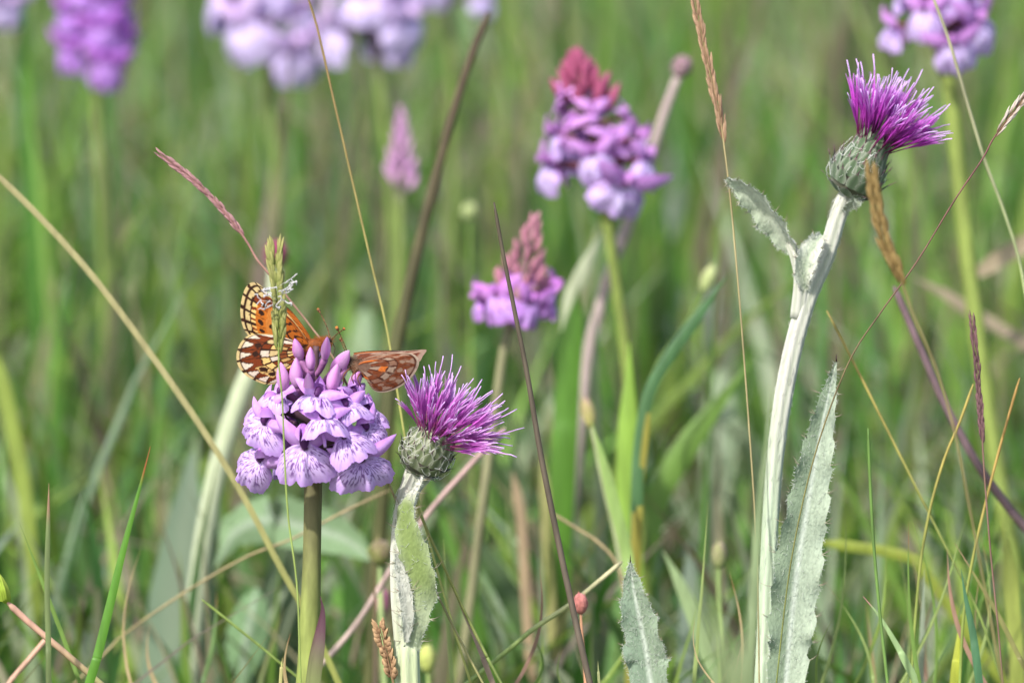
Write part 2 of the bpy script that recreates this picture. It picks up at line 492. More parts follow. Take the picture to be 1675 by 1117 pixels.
def add_flower(root, origin, throat, az, pitch, roll, scl, pal, var, attach, young=False, sq=(1, 1, 1)):
    fm = flower_meshes(pal, var); P = fm['P']
    R = Matrix.Rotation(az, 4, 'Z') @ Matrix.Rotation(pitch, 4, 'X') @ Matrix.Rotation(roll, 4, 'Y')
    inv = (Matrix.Translation(throat) @ R @ Matrix.Scale(scl, 4)).inverted()
    a = inv @ attach
    mb = MB()
    mid = a * 0.5 + Vector((0, 0.001, 0.0018))
    path = spline([a, mid, Vector((0, 0.0008, 0.0006))], 9)
    mb.tube(path, lambda t: 0.0007 + 0.0006 * sin(pi * min(1, t * 1.05)), 7, lambda t, an: mixc(mixc(P['ov'], (.10, .11, .05), .5), P['ov'], t))
    mb.tube(spline([Vector((0, 0.0005, -0.0003)), Vector((0, 0.0032, -0.0020)), Vector((0, 0.0046, -0.0060))], 7), lambda t: 0.0010 * (1 - 0.55 * t), 7, lambda t, an: mixc(P['sep'], P['sep2'], t))
    f = link('flower', mb.mesh('flower', M_PETAL), root, throat - origin)
    f.rotation_euler = R.to_euler(); f.scale = (scl * sq[0], scl * sq[1], scl * sq[2])
    if not young: link('lip', fm['lip'], f)
    hd = link('hood', fm['hood'], f)
    sl, sr = link('sepal', fm['sepal_l'], f), link('sepal', fm['sepal_r'], f)
    if pal != 'main':
        hd.scale = (.6, .75, .75); sl.scale = sr.scale = (1.2, 1.2, 1.25)
    return f

def add_bud(root, origin, base, direction, scl, pal, var, roll=0.0):
    o = link('bud', bud_mesh(pal, var), root, base - origin)
    q = direction.to_track_quat('Z', 'Y') @ Matrix.Rotation(roll, 3, 'Z').to_quaternion()
    o.rotation_mode = 'QUATERNION'; o.rotation_quaternion = q; o.scale = (scl,) * 3
    return o

def main_orchid():
    path = [W(517, 566, 0), W(515, 640, 0), W(514, 720, 0), W(512, 800, 0.0), W(509, 950, 0.0), W(503, 1117, 0.002)]
    path = to_ground(path)
    sp = spline(path, 60)
    origin = Vector((path[-1].x, path[-1].y, 0))
    root = thing('orchid', 'pink-lilac spotted orchid spike with the two butterflies feeding on it', 'orchid', origin, 'spotted orchids in the grass')
    P = PAL['main']
    mb = MB()
    ctop, cmid, cbot = srgb(82, 60, 62), srgb(104, 100, 66), srgb(130, 140, 74)
    def scol(t, an):
        c = mixc(ctop, cmid, sstep(0.30, 0.46, t)); return mixc(c, cbot, sstep(0.45, 0.68, t))
    mb.tube(sp, lambda t: (0.0008 + 0.0015 * sstep(0, 0.42, t) + 0.0005 * sstep(.5, .7, t)) * (1.0 if t < 0.7 else 1.08), 14, scol, ridge=7, rd=0.05)
    part('stem', mb, M_STEM, root)
    def R_(px, py):   # point on the rachis at picture height py
        return W(514, py, 0)
    # px, py of the throat, depth mm, azimuth, pitch, roll, scale
    FL = [
     (499, 731, -17, -10, -4, -2, 1.16, 0), (590, 752, -14, 18, -4, -10, 1.2, 1), (427, 752, -6, -44, -4, 44, 1.02, 2),
     (434, 692, -10, -40, -16, 22, 1.0, 3), (437, 668, -6, -50, -34, 26, 0.84, 7), (528, 687, -20, 2, -56, -6, 1.0, 5),
     (562, 716, -18, 20, -38, -26, 0.92, 6), (598, 702, -11, 40, -22, -28, 0.94, 8), (518, 650, -16, -8, -60, 8, 0.9, 4),
     (566, 666, -14, 22, -50, -16, 0.88, 1), (602, 674, -5, 60, -38, -20, 0.78, 3), (580, 645, -6, 44, -50, -6, 0.7, 5),
     (456, 644, -6, -36, -54, 12, 0.72, 6),
     # far side
     (470, 740, 13, -140, 0, 0, 1.0, 1), (550, 735, 14, 150, 0, 0, 1.0, 3), (505, 690, 15, 180, -20, 0, 1.0, 0), (560, 690, 12, 130, -20, 0, 0.95, 6),
     (468, 690, 10, -120, -20, 0, 0.95, 4), (530, 650, 11, 170, -30, 0, 0.85, 2), (488, 648, 9, -145, -30, 0, 0.85, 5)]
    br = []
    for i, (px, py, dm, az, pt, rl, sc, var) in enumerate(FL):
        th = W(px, py, dm * 1e-3)
        at = R_(px, py + 34)
        add_flower(root, origin, th, radians(az), radians(pt), radians(rl), sc, 'main', var, at, False, (1 + .10 * sin(i * 2.3), 1, 1 + .12 * cos(i * 3.1)))
        out = Vector((th.x - at.x, th.y - at.y, 0)).normalized()
        mb = MB(); bract_ribbon(mb, at, out, Vector((0, 0, 1)), 0.0135 if py > 680 else 0.011, 0.0030, mixc(P['br'], (.06, .08, .03), .5), P['br'])
        part('bract', mb, M_BRACT, root)
    BU = [(492, 590, 2, -25, 62, 0.84, 0), (509, 606, -7, -5, 80, 0.76, 1), (531, 590, -3, 20, 68, 0.84, 2), (487, 634, -9, -22, 70, 1.0, 3),
          (543, 610, -3, 55, 48, 1.0, 4), (540, 643, -12, 28, 62, 1.1, 0), (572, 640, -2, 50, 60, 0.9, 1), (464, 640, -6, -20, 80, 0.92, 2),
          (516, 600, 8, 170, 60, .8, 3), (500, 620, 9, -150, 50, .9, 4), (545, 625, 8, 130, 45, .9, 2), (506, 652, -13, -6, 72, 0.9, 4)]
    for i, (px, py, dm, az, el, sc, var) in enumerate(BU):
        b = W(px, py, dm * 1e-3); a, e = radians(az), radians(el)
        d = Vector((sin(a) * cos(e), -cos(a) * cos(e), sin(e)))
        o = add_bud(root, origin, b, d, sc, 'main', var, i * 1.3); o.scale = (sc * (.78 + .12 * sin(i * 2.1)), sc * .86, sc * 1.02)
        mb = MB(); at = R_(px, py + 26)
        mb.tube(spline([at, (at + b) * .5 + Vector((0, 0, -.0006)), b + d * 0.0004], 7), lambda t: 0.0006 + 0.0004 * t, 6, mixc(P['ov'], P['bud'], .45))
        part('bud_stalk', mb, M_PETAL, root)
    # stem leaf sheathing the stalk
    mb = MB()
    lp = spline([W(524, 975, -0.004), W(528, 1000, -0.0035), W(523, 1040, -0.003), W(516, 1085, -0.003), W(511, 1130, -0.002), W(508, 1200, 0.0)], 18)
    mb.ribbon(lp, lambda t: 0.0003 + 0.0042 * sstep(0, 0.6, t), lambda t, u: mixc(srgb(84, 52, 64), srgb(120, 128, 80), sstep(0.3, .8, t)), fold=0.3, twist=0.5)
    part('stem_leaf', mb, M_BLADE, root)
    # basal leaves
    for k, (a, L_) in enumerate(((0.4, .11), (2.6, .12), (4.5, .10))):
        mb = MB(); d = Vector((cos(a), sin(a), 0))
        pth = [origin + d * (L_ * .7 * t) + Vector((0, 0, 0.002 + L_ * (0.75 * t - 0.45 * t * t))) for t in (0, .2, .4, .6, .8, 1)]
        mb.ribbon(pth, lambda t: 0.013 * max(.04, sin(pi * (0.15 + .83 * t))), (.09, .15, .05), side=Vector((-d.y, d.x, 0)), fold=.15)
        part('leaf', mb, M_BLADE, root)
    return root
main_orchid()

def far_orchid(label, top, low, stem, dep, nf, nb, scl, pal, seed, rad=0.0125, start=0, budr=0.6, stemc=None, stem_r=0.0021, bs=None, tp=0.45, young=9.0):
    """spike from picture point `top` to `low`, stalk down through `stem`"""
    rng = random.Random(seed)
    pt, pl = W(top[0], top[1], dep), W(low[0], low[1], dep)
    path = to_ground([pt, pl] + [W(x, y, dep) for x, y in stem])
    sp = spline(path, 40)
    origin = Vector((path[-1].x, path[-1].y, 0))
    root = thing('orchid', label, 'orchid', origin, 'spotted orchids in the grass')
    P = PAL[pal]
    sc_ = stemc or srgb(140, 150, 84)
    mb = MB(); k = 1.0 / (len(path) - 1)
    mb.tube(sp, lambda t: 0.0008 + (stem_r - 0.0008) * sstep(0, k * 1.2, t), 9, lambda t, an: mixc(mixc(P['ov'], sc_, .3), sc_, sstep(k * .8, k * 1.3, t)))
    part('stem', mb, M_STEM, root)
    L_ = (pt - pl).length
    ax = (pt - pl).normalized()
    bsplit = bs or nf / max(1, nf + nb * 0.75)
    for i in range(nf):
        t = (i + 0.5) / nf * bsplit
        az = start + i * 2.39996 + rng.uniform(-.25, .25)
        r = rad * scl * (1.0 - tp * t) * rng.uniform(.9, 1.1)
        at = pl + ax * (L_ * t)
        th = at + Vector((sin(az) * r, -cos(az) * r, 0.004 * scl))
        yg = t > young
        add_flower(root, origin, th, az, radians((8 - 40 * t if not yg else -50) + rng.uniform(-12, 12)), radians(rng.uniform(-18, 18)), scl * (1.05 - (tp - .2) * t) * rng.uniform(.88, 1.08), pal, (i + seed) % 9, at, yg, (rng.uniform(.85, 1.12), rng.uniform(.9, 1.1), rng.uniform(.9, 1.2)))
    for i in range(nb):
        t = bsplit + (1 - bsplit) * (i + 0.3) / max(1, nb)
        az = start + i * 2.39996 + 1.0
        u = (i + .3) / max(1, nb)
        r = budr * rad * scl * (1 - 0.9 * u)
        b = pl + ax * (L_ * t * 0.96) + Vector((sin(az) * r * .55, -cos(az) * r * .55, 0))
        e = radians(30 + 50 * u)
        d = (Vector((sin(az) * cos(e), -cos(az) * cos(e), sin(e))) * 0.6 + ax * 0.5).normalized()
        bo = add_bud(root, origin, b, d, scl * (0.92 - 0.5 * u), pal, i % 5, i); bo.scale = (bo.scale[0] * .78, bo.scale[1] * .78, bo.scale[2] * 1.05)
    mb = MB()
    for i in range(3):
        a = rng.uniform(0, 6.28); d = Vector((cos(a), sin(a), 0)); l2 = 0.10
        pth = [origin + d * (l2 * .6 * t) + Vector((0, 0, 0.002 + l2 * (0.8 * t - 0.4 * t * t))) for t in (0, .25, .5, .75, 1)]
        mb = MB(); mb.ribbon(pth, lambda t: 0.012 * max(.04, sin(pi * (0.15 + .83 * t))), (.09, .15, .05), side=Vector((-d.y, d.x, 0)), fold=.15)
        part('leaf', mb, M_BLADE, root)
    return root

far_orchid('tapering orchid with crimson pointed tip, lilac lips, in front of a grey bud stalk', (940, 88), (985, 318), [(1003, 430), (1025, 600), (1040, 760), (1050, 900)], 0.25, 16, 30, 1.14, 'mid', 5, rad=0.0150, start=0.3, budr=.62, bs=.62, tp=0.95, young=.30, stemc=srgb(112, 126, 60), stem_r=.0017)
far_orchid('small half-open orchid with peach-pink conical top beside the tall brown sedge stem', (878, 352), (838, 520), [(826, 560), (814, 640), (800, 740), (786, 850)], 0.20, 6, 34, 0.82, 'small', 8, rad=0.0125, start=2.2, budr=1.0, stemc=srgb(122, 120, 88), stem_r=.0014)
far_orchid('deep violet orchid spike among the blurred flowers along the top', (152, -115), (158, 122), [(160, 190), (165, 330), (172, 520), (180, 760)], 0.52, 16, 6, 0.95, 'deep', 3, rad=0.0115, start=0.5, stemc=srgb(106, 122, 62), stem_r=.0016)
far_orchid('palest lilac orchid with broad drooping white-lilac lips near the violet spike', (425, -150), (440, 112), [(445, 180), (455, 330), (462, 520), (470, 700)], 0.52, 9, 6, 1.5, 'pale', 4, rad=0.0105, start=0.8, stemc=srgb(106, 122, 62), stem_r=.0016)
far_orchid('pale pinkish orchid whose lips hang above the lone oblong pink bud spike', (590, -150), (618, 100), [(630, 200), (640, 330), (640, 520), (640, 700)], 0.50, 9, 6, 1.35, 'pale', 6, rad=0.0100, start=2.6, stemc=srgb(106, 122, 62), stem_r=.0016)
far_orchid('pale lilac orchid with only its lowest lips hanging beside the dark leaning stalk', (720, -240), (735, 20), [(738, 120), (742, 300), (745, 520), (745, 700)], 0.58, 14, 5, 1.05, 'pale', 9, rad=0.0135, start=1.1, stemc=srgb(106, 122, 62), stem_r=.0016)
far_orchid('loose lilac orchid on a thick yellow-green stalk behind the taller thistle', (1530, -70), (1540, 92), [(1555, 150), (1572, 320), (1590, 480), (1615, 660), (1650, 880)], 0.27, 12, 5, 1.05, 'mid', 12, rad=0.0135, start=0.2, stemc=srgb(122, 136, 66), stem_r=0.0025)
far_orchid('pale lilac orchid cut by the left edge, its lips level with the violet spike', (-22, -170), (-22, 30), [(-20, 120), (-15, 300), (-10, 520)], 0.56, 12, 5, 1.1, 'pale', 21, rad=0.010, start=.9, stemc=srgb(106, 122, 62), stem_r=.0016)
far_orchid('unopened narrow orchid spike, pale pink above and whitish below', (657, 178), (655, 312), [(655, 400), (652, 520), (650, 700)], 0.42, 0, 34, 0.72, 'pale', 15, rad=0.0125, budr=.62, stemc=srgb(106, 122, 62), stem_r=.0016)

# ------------------------------------------------------------------ thistles
def floret_mesh(var, c_base, c_mid, c_tip, closed=False):
    key = ('floret', var, c_base, c_tip, closed)
    if key in _fm: return _fm[key]
    rng = random.Random(700 + var); mb = MB()
    L_ = 0.0165; bend = rng.uniform(-0.0030, 0.0046); b2 = rng.uniform(-0.0015, 0.0015)
    def P(t): return Vector((bend * t * t, b2 * t * t, L_ * t))
    def col(t, an=0):
        c = mixc(c_base, c_mid, sstep(0.18, 0.58, t)); return mixc(c, c_tip, sstep(0.62, 1.05, t))
    mb.tube([P(t / 8 * 0.62) for t in range(9)], lambda t: 0.00016 + 0.00030 * sstep(0.45, 1, t), 5, lambda t, a: col(t * .62), cap=False)
    lobes = 5
    for k in range(lobes):
        an = 2 * pi * k / lobes + rng.uniform(-.3, .3); sp = rng.uniform(0.0002, 0.0013) if not closed else 0.0003
        d = Vector((cos(an), sin(an), 0)); ll = rng.uniform(0.30, 0.42)
        path = []
        for i in range(6):
            t = 0.56 + ll * i / 5; u = i / 5
            path.append(P(t) + d * (0.00040 + sp * u * u))
        side = Vector((-sin(an), cos(an), 0))
        mb.ribbon(path, lambda t: 0.00058 * (1 - t ** 1.6) + 0.00022, lambda t, u: col(0.56 + ll * t), side=side, fold=.2)
    if not closed:
        e = rng.uniform(1.05, 1.26)
        path = [P(0.5 + (e - 0.5) * i / 7) + Vector((rng.uniform(-1, 1), rng.uniform(-1, 1), 0)) * 0.00012 for i in range(8)]
        mb.tube(path, lambda t: 0.00022 - 0.00006 * t, 5, lambda t, a: mixc(col(0.6), srgb(226, 190, 240), sstep(.3, .9, t)))
    me = mb.mesh('floret', M_FLORET); _fm[key] = me
    return me

def scale_mesh(key, cm, ce, ct):
    if ('scale', key) in _fm: return _fm[('scale', key)]
    mb = MB()
    def fn(u, v):
        s = u * 2 - 1
        wd = 1.0 * (1 - v ** 1.7) ** 0.8 * (0.75 + 0.35 * sin(pi * min(1, v * 1.2)))
        p = Vector((s * wd * 0.5, (0.10 + 0.12 * v + 0.16 * v ** 3) * (1) + 0.16 * (1 - s * s) * (1 - v), v))
        c = mixc(cm, ce, sstep(0.45, 0.95, abs(s))); c = mixc(c, (.05, .06, .04), .45 * (1 - sstep(.0, .22, abs(s)))); c = mixc(c, ct, sstep(0.72, 1.0, v)); return p, c
    mb.grid(6, 8, fn)
    # needle tip
    mb.tube([Vector((0, .38, .94)), Vector((0, .48, 1.08)), Vector((0, .64, 1.2))], lambda t: 0.05 * (1 - .85 * t), 4, ct)
    me = mb.mesh('bract', M_BRACT); _fm[('scale', key)] = me
    return me

def frame_from(axis, ref=Vector((0, -1, 0))):
    z = axis.normalized(); x = ref.cross(z)
    if x.length < 1e-4: x = Vector((1, 0, 0)).cross(z)
    x.normalize(); y = z.cross(x)
    return x, y, z

def thistle_head(root, origin, base, axis, profile, nrow, nfl, flen, spread, rtop, cols, seed, scols, hair=160, hairlen=0.006, closed=False, core=None, skew=None, fw=1.0):
    """profile: [(height, radius)] of the green cup in metres"""
    rng = random.Random(seed)
    x, y, z = frame_from(axis)
    H = profile[-1][0]
    mb = MB()
    def cup(u, v):
        h = H * v; r = tab(profile, h) * 0.95; an = u * 2 * pi
        return base + z * h + x * (r * cos(an)) + y * (r * sin(an)), mixc(core or (.10, .12, .06), (.2, .1, .14), v)
    mb.grid(20, 14, cup)
    mb.ell(base + z * (H * 0.9), rtop, rtop, rtop * .35, (.16, .05, .11), 12, 6, Matrix((x, y, z)).transposed())
    part('flower_cup', mb, M_BRACT, root)
    me = scale_mesh(str(scols), *scols)
    tot = 0
    for j in range(nrow):
        t = (j + 0.25) / nrow; h = H * t * 0.92
        r = tab(profile, h); n = max(8, int(2 * pi * r / 0.0027))
        dr = (tab(profile, min(H, h + H * .06)) - tab(profile, max(0, h - H * .06))) / (H * .12)
        tang0 = 1.0 / sqrt(1 + dr * dr)
        ln = H * (0.30 + 0.16 * t) * rng.uniform(.95, 1.05)
        for k in range(n):
            an = 2 * pi * (k + 0.5 * (j % 2)) / n + rng.uniform(-.08, .08)
            rad = x * cos(an) + y * sin(an)
            tg = (z * tang0 + rad * (dr * tang0)).normalized()
            nn = (rad - tg * rad.dot(tg)).normalized()
            sd = nn.cross(tg)
            wd = 2 * pi * r / n * 1.35
            l2 = ln * rng.uniform(.88, 1.12)
            M = Matrix(((sd.x * wd, nn.x * 0.0017, tg.x * l2, 0), (sd.y * wd, nn.y * 0.0017, tg.y * l2, 0), (sd.z * wd, nn.z * 0.0017, tg.z * l2, 0), (0, 0, 0, 1)))
            o = link('bract', me, root)
            M.translation = base + z * h + rad * (r * 0.93) - origin
            o.matrix_basis = M
            tot += 1
    # florets
    for k in range(nfl):
        q = sqrt((k + 0.5) / nfl); an = k * 2.39996 + rng.uniform(-.2, .2)
        ph = spread * q * rng.uniform(.74, 1.2)
        rad = x * cos(an) + y * sin(an)
        d = z * cos(ph) + rad * sin(ph)
        if skew: d = (d + skew * q).normalized()
        p = base + z * (H * (0.90 - .04 * q)) + rad * (rtop * q * 0.92)
        o = link('floret', floret_mesh(k % 9, *cols, closed), root, p - origin)
        # the bend of the floret points outwards
        xx = (rad - d * rad.dot(d)); xx = xx.normalized() if xx.length > 1e-5 else x
        ro = rng.uniform(-1.2, 1.2); yy = d.cross(xx)
        xx, yy = xx * cos(ro) + yy * sin(ro), yy * cos(ro) - xx * sin(ro)
        s = flen / 0.0165 * rng.uniform(0.76, 1.2)
        sw = fw * rng.uniform(.9, 1.2)
        o.matrix_basis = Matrix(((xx.x * sw, yy.x * sw, d.x * s, p.x - origin.x), (xx.y * sw, yy.y * sw, d.y * s, p.y - origin.y), (xx.z * sw, yy.z * sw, d.z * s, p.z - origin.z), (0, 0, 0, 1)))
    # cobweb of white hairs over the cup
    if hair:
        mb = MB()
        for k in range(hair):
            t0 = rng.uniform(0.04, 0.95); an = rng.uniform(0, 2 * pi)
            dt = rng.uniform(-.35, .35); da = rng.uniform(-0.8, .8)
            path = []
            for i in range(7):
                u = i / 6; t = max(0.02, min(1.05, t0 + dt * u + 0.05 * sin(u * 6 + k))); a = an + da * u + 0.1 * sin(u * 5 + k * 2)
                h = H * t; r = tab(profile, h) + 0.0006 + 0.0005 * sin(pi * u) + rng.uniform(0, .0002)
                path.append(base + z * h + (x * cos(a) + y * sin(a)) * r)
            mb.tube(spline(path, 9), rng.uniform(0.00003, 0.00007), 3, (.80, .80, .76), cap=False)
        o = part('cobweb_hairs', mb, M_HAIR, root); o['kind'] = 'stuff'

def toothed_leaf(root, name, path, width, col, seed, nteeth=11, fold=.12, twist=None, mat=None, spine=0.0018, label=None, cup=0.0, nv=84, fuzz=260, face=120):
    """leaf with wavy prickly edge; path is top-level tip -> base in world space"""
    rng = random.Random(seed); sp = spline(path, nv + 1)
    offs = [rng.uniform(-.5, .5) for _ in range(2)]
    edge = {}
    mb = MB(); fr = []
    base = len(mb.v); nu = 10
    for i, p in enumerate(sp):
        t = i / nv
        tg = (sp[min(i + 1, nv)] - sp[max(i - 1, 0)]).normalized()
        a = RGT - tg * RGT.dot(tg); a.normalize(); nn = tg.cross(a).normalized()
        if nn.dot(FWD) > 0: nn = -nn
        q = twist(t) if callable(twist) else (twist or 0)
        if q: a, nn = a * cos(q) + nn * sin(q), nn * cos(q) - a * sin(q)
        wd = width(t); row = []
        for k in range(nu + 1):
            u = k / nu * 2 - 1; sd = 0 if u < 0 else 1
            ph = (t * nteeth + offs[sd]) % 1.0
            tooth = 1 + 0.22 * ((1 - ph) ** 1.5 if ph > 0.12 else ph / 0.12) - 0.07
            ruff = 0.09 * wd * sin(2 * pi * (t * nteeth * .5 + sd * .3)) * abs(u) ** 3
            wv = u * wd / 2 * (1 + (tooth - 1) * abs(u) ** 4)
            pp = p + a * wv + nn * (fold * wd * abs(u) ** 1.5 + ruff + cup * wd * u)
            mb.add(pp, col(t, u)); row.append(pp)
        fr.append((row, a, nn, tg))
    n = nu + 1
    for i in range(nv):
        for k in range(nu):
            q = base + i * n + k; mb.f.append((q, q + 1, q + n + 1, q + n))
    lf = part(name, mb, mat or M_LEAF, root)
    mb = MB()
    for sd, kk in ((0, 0), (1, nu)):
        s = -1 if sd == 0 else 1
        for j in range(nteeth):
            t = (j + 0.12 - offs[sd]) / nteeth
            if not 0.03 < t < .97: continue
            row, a, nn, tg = fr[int(t * nv)]
            for q in range(rng.choice([1, 2, 2, 3])):
                d = (a * s * rng.uniform(.6, 1) - tg * rng.uniform(-.1, .7) + nn * rng.uniform(-.5, .6)).normalized()
                l2 = spine * rng.uniform(.5, 1.2)
                p0 = row[kk] - a * s * .0002
                mb.tube([p0, p0 + d * l2 * .5, p0 + d * l2 - tg * l2 * .15], lambda t: 0.00013 * (1 - .8 * t), 4, lambda t, an: mixc((.5, .5, .36), (.22, .12, .10), t))
        for j in range(fuzz):
            row, a, nn, tg = fr[rng.randrange(1, nv)]
            d = (a * s * rng.uniform(.2, 1) - tg * rng.uniform(-.8, .8) + nn * rng.uniform(-.6, .6)).normalized()
            l2 = rng.uniform(.0003, .0010); p0 = row[kk] - a * s * .0001
            mb.tube([p0, p0 + d * l2], lambda t: 0.00004, 3, (.62, .64, .58), cap=False)
    for j in range(face):
        row, a, nn, tg = fr[rng.randrange(1, nv)]; kk = rng.randrange(0, nu)
        p0 = row[kk].lerp(row[kk + 1], rng.random()); d = (a * rng.uniform(-1, 1) + tg * rng.uniform(-1, 1) + nn * rng.uniform(.05, .5)).normalized()
        l2 = rng.uniform(.0005, .0016)
        mb.tube([p0 + nn * .00003, p0 + d * l2 * .5 + nn * .0001, p0 + d * l2], lambda t: 0.000045, 3, (.50, .54, .46), cap=False)
    o = link('prickle_fringe', mb.mesh('prickle_fringe', M_HAIR, Vector(root.location)), root); o['kind'] = 'stuff'
    return lf

def stem_wool(root, sp, rad, n, seed):
    rng = random.Random(seed); mb = MB()
    for _ in range(n):
        k = rng.randrange(0, int(len(sp) * .75)); p = sp[k].lerp(sp[k + 1], rng.random()); tg = (sp[k + 1] - sp[k]).normalized()
        x, y, z = frame_from(tg); an = rng.uniform(0, 2 * pi); rd = x * cos(an) + y * sin(an); sd = y * cos(an) - x * sin(an)
        p0 = p + rd * rad; l2 = rng.uniform(.0008, .0030); q = rng.choice([-1, 1])
        mb.tube(spline([p0, p0 + tg * (q * l2 * .5) + sd * rng.uniform(-.0005, .0005) + rd * rng.uniform(.0001, .0005), p0 + tg * (q * l2) + rd * rng.uniform(-.0001, .0005)], 5), .00004, 3, (.55, .56, .50), cap=False)
    part('stem_wool', mb, M_HAIR, root)['kind'] = 'stuff'

WOOL = srgb(190, 187, 177); WOOLG = srgb(158, 166, 142)
GLEAF = srgb(138, 156, 140); GLEAF2 = srgb(176, 188, 176)
C_MAG = (srgb(160, 66, 122), srgb(198, 96, 194), srgb(226, 178, 232))
C_VIO = (srgb(108, 26, 76), srgb(184, 66, 184), srgb(210, 138, 220))
C_BUD = (srgb(110, 30, 70), srgb(136, 36, 92), srgb(150, 60, 110))
SC_A = (srgb(104, 116, 78), srgb(176, 178, 156), srgb(110, 78, 90))
SC_B = (srgb(82, 104, 72), srgb(146, 152, 134), srgb(120, 70, 94))

def wool_tube(mb, path, rad, seed, col=None):
    def c(t, an):
        k = 0.5 + 0.5 * mnoise.noise(Vector((an * 1.3, t * 14, seed)))
        return mixc(mixc(col(t) if col else WOOL, WOOLG, 0.55 * k), srgb(120, 138, 96), .45 * max(0, -cos(6 * an)) * (.4 + .6 * k))
    mb.tube(path, rad, 36, c, ridge=6, rd=0.08)

def thistle_near():
    path = to_ground([W(689, 768, 0.001), W(677, 786, 0.0), W(664, 820, -0.001), W(657, 880, -0.001), W(658, 960, -0.001), W(665, 1050, 0), W(667, 1117, 0)])
    sp = spline(path, 60); origin = Vector((path[-1].x, path[-1].y, 0))
    root = thing('thistle', 'shaggy magenta thistle head bowed right, touching the orchid, on white woolly stem', 'thistle', origin, 'thistles with flower heads')
    mb = MB(); wool_tube(mb, sp, lambda t: 0.0034 - 0.0009 * sstep(0.05, .22, t) + 0.0007 * sstep(.25, .6, t), 1, lambda t: mixc(WOOL, srgb(190, 200, 150), sstep(.45, .8, t)))
    part('stem', mb, M_WOOL, root)
    stem_wool(root, sp, .0027, 420, 3)
    base = W(680, 771, 0.001); axis = (W(726, 694, -0.004) - base)
    prof = [(0, .0024), (.0010, .0044), (.0024, .0058), (.0044, .0066), (.0068, .0067), (.0090, .0060), (.0108, .0050), (.0120, .0045)]
    thistle_head(root, origin, base, axis, prof, 5, 92, 0.0152, radians(66), 0.0046, C_MAG, 4, SC_A, hair=60, fw=.8, skew=Vector((.22, .0, .12)))
    lp = [W(692, 768, -.003), W(684, 790, -.005), W(672, 812, -.0065), W(662, 838, -.007), W(668, 880, -.0075), W(681, 925, -.0075), W(686, 965, -.0065), W(680, 1005, -.005), W(672, 1050, -.003), W(668, 1080, -.002)]
    wt = [.0012, .0016, .0026, .0048, .0072, .0082, .0088, .0074, .0052, .003]
    ga, gb = srgb(118, 134, 78), srgb(160, 170, 136)
    toothed_leaf(root, 'leaf', lp, lambda t: lerp_list(wt, t), lambda t, u: mixc(mixc(WOOL, ga, sstep(.16, .30, t)), gb, max(sstep(.6, .8, t), .55 * abs(u) ** 3)), 5, nteeth=10, fold=-.10, spine=.0030, twist=lambda t: 0.5 - .5 * t)
    lp = [W(648, 905, -.005), W(655, 935, -.0055), W(664, 975, -.006), W(667, 1020, -.005), W(664, 1050, -.004)]
    toothed_leaf(root, 'leaf', lp, lambda t: .0004 + .0030 * sin(pi * (.05 + .9 * t)), lambda t, u: mixc(srgb(150, 154, 140), WOOL, .4), 6, nteeth=6, fold=.2, spine=.0030, nv=40, fuzz=120)
thistle_near()

def thistle_tall():
    D = 0.03
    path = to_ground([W(1388, 318, D), W(1374, 345, D), W(1350, 420, D), W(1320, 490, D), W(1295, 580, D), W(1275, 690, D), W(1263, 800, D), W(1256, 930, D), W(1250, 1060, D), W(1246, 1130, D)])
    sp = spline(path, 70); origin = Vector((path[-1].x, path[-1].y, 0))
    root = thing('thistle', 'tall thistle with brush-like violet florets and bare white curving stem', 'thistle', origin, 'thistles with flower heads')
    mb = MB(); wool_tube(mb, sp, lambda t: 0.0022 + 0.0002 * sstep(.1, .3, t) - .0002 * sstep(.35, .6, t), 2, lambda t: mixc(WOOL, srgb(180, 196, 168), sstep(.4, .62, t)))
    part('stem', mb, M_WOOL, root)
    stem_wool(root, sp, .0023, 460, 4)
    base = W(1384, 318, D); axis = W(1428, 236, D - .003) - base
    prof = [(0, .0026), (.0010, .0052), (.0035, .0070), (.0065, .0071), (.0095, .0063), (.0125, .0053), (.0150, .0049), (.0165, .0050)]
    thistle_head(root, origin, base, axis, prof, 6, 96, 0.0164, radians(38), 0.0048, C_VIO, 9, SC_B, hair=40, skew=Vector((0.05, 0, 0)), fw=.85)
    # bract-like leaflets under the cup
    toothed_leaf(root, 'leaf', [W(1412, 318, D - .004), W(1402, 328, D - .005), W(1390, 336, D - .004), W(1378, 345, D - .002)], lambda t: .0006 + .0022 * sin(pi * t), lambda t, u: WOOLG, 17, nteeth=3, spine=.001, nv=16, fuzz=60)
    # upper leaf, held out left on a side ridge of the stem
    mb = MB(); wool_tube(mb, spline([W(1291, 395, D - .003), W(1303, 425, D - .003), W(1310, 460, D - .002), W(1306, 520, D)], 16), lambda t: .0012 + .0010 * t, 5)
    part('side_branch', mb, M_WOOL, root)
    lp = [W(1190, 290, D - .012), W(1208, 299, D - .011), W(1232, 318, D - .010), W(1256, 345, D - .008), W(1275, 372, D - .006), W(1290, 397, D - .004), W(1299, 415, D - .003)]
    toothed_leaf(root, 'leaf', lp, lambda t: .0006 + .0072 * sin(pi * min(1, .04 + .9 * t)) ** .9, lambda t, u: mixc(srgb(160, 172, 146), srgb(210, 212, 194), .6 * (1 - abs(u)) + .3 * (u > 0)), 21, nteeth=8, fold=.28, spine=.0022, twist=.5)
    lp = [W(1345, 385, D - .004), W(1333, 400, D - .005), W(1320, 425, D - .006), W(1314, 450, D - .005), W(1318, 475, D - .003)]
    toothed_leaf(root, 'leaf', lp, lambda t: .0004 + .0050 * sin(pi * (.05 + .9 * t)), lambda t, u: mixc(srgb(164, 176, 150), srgb(206, 208, 190), abs(u)), 22, nteeth=5, fold=.3, spine=.0016, nv=40)
thistle_tall()

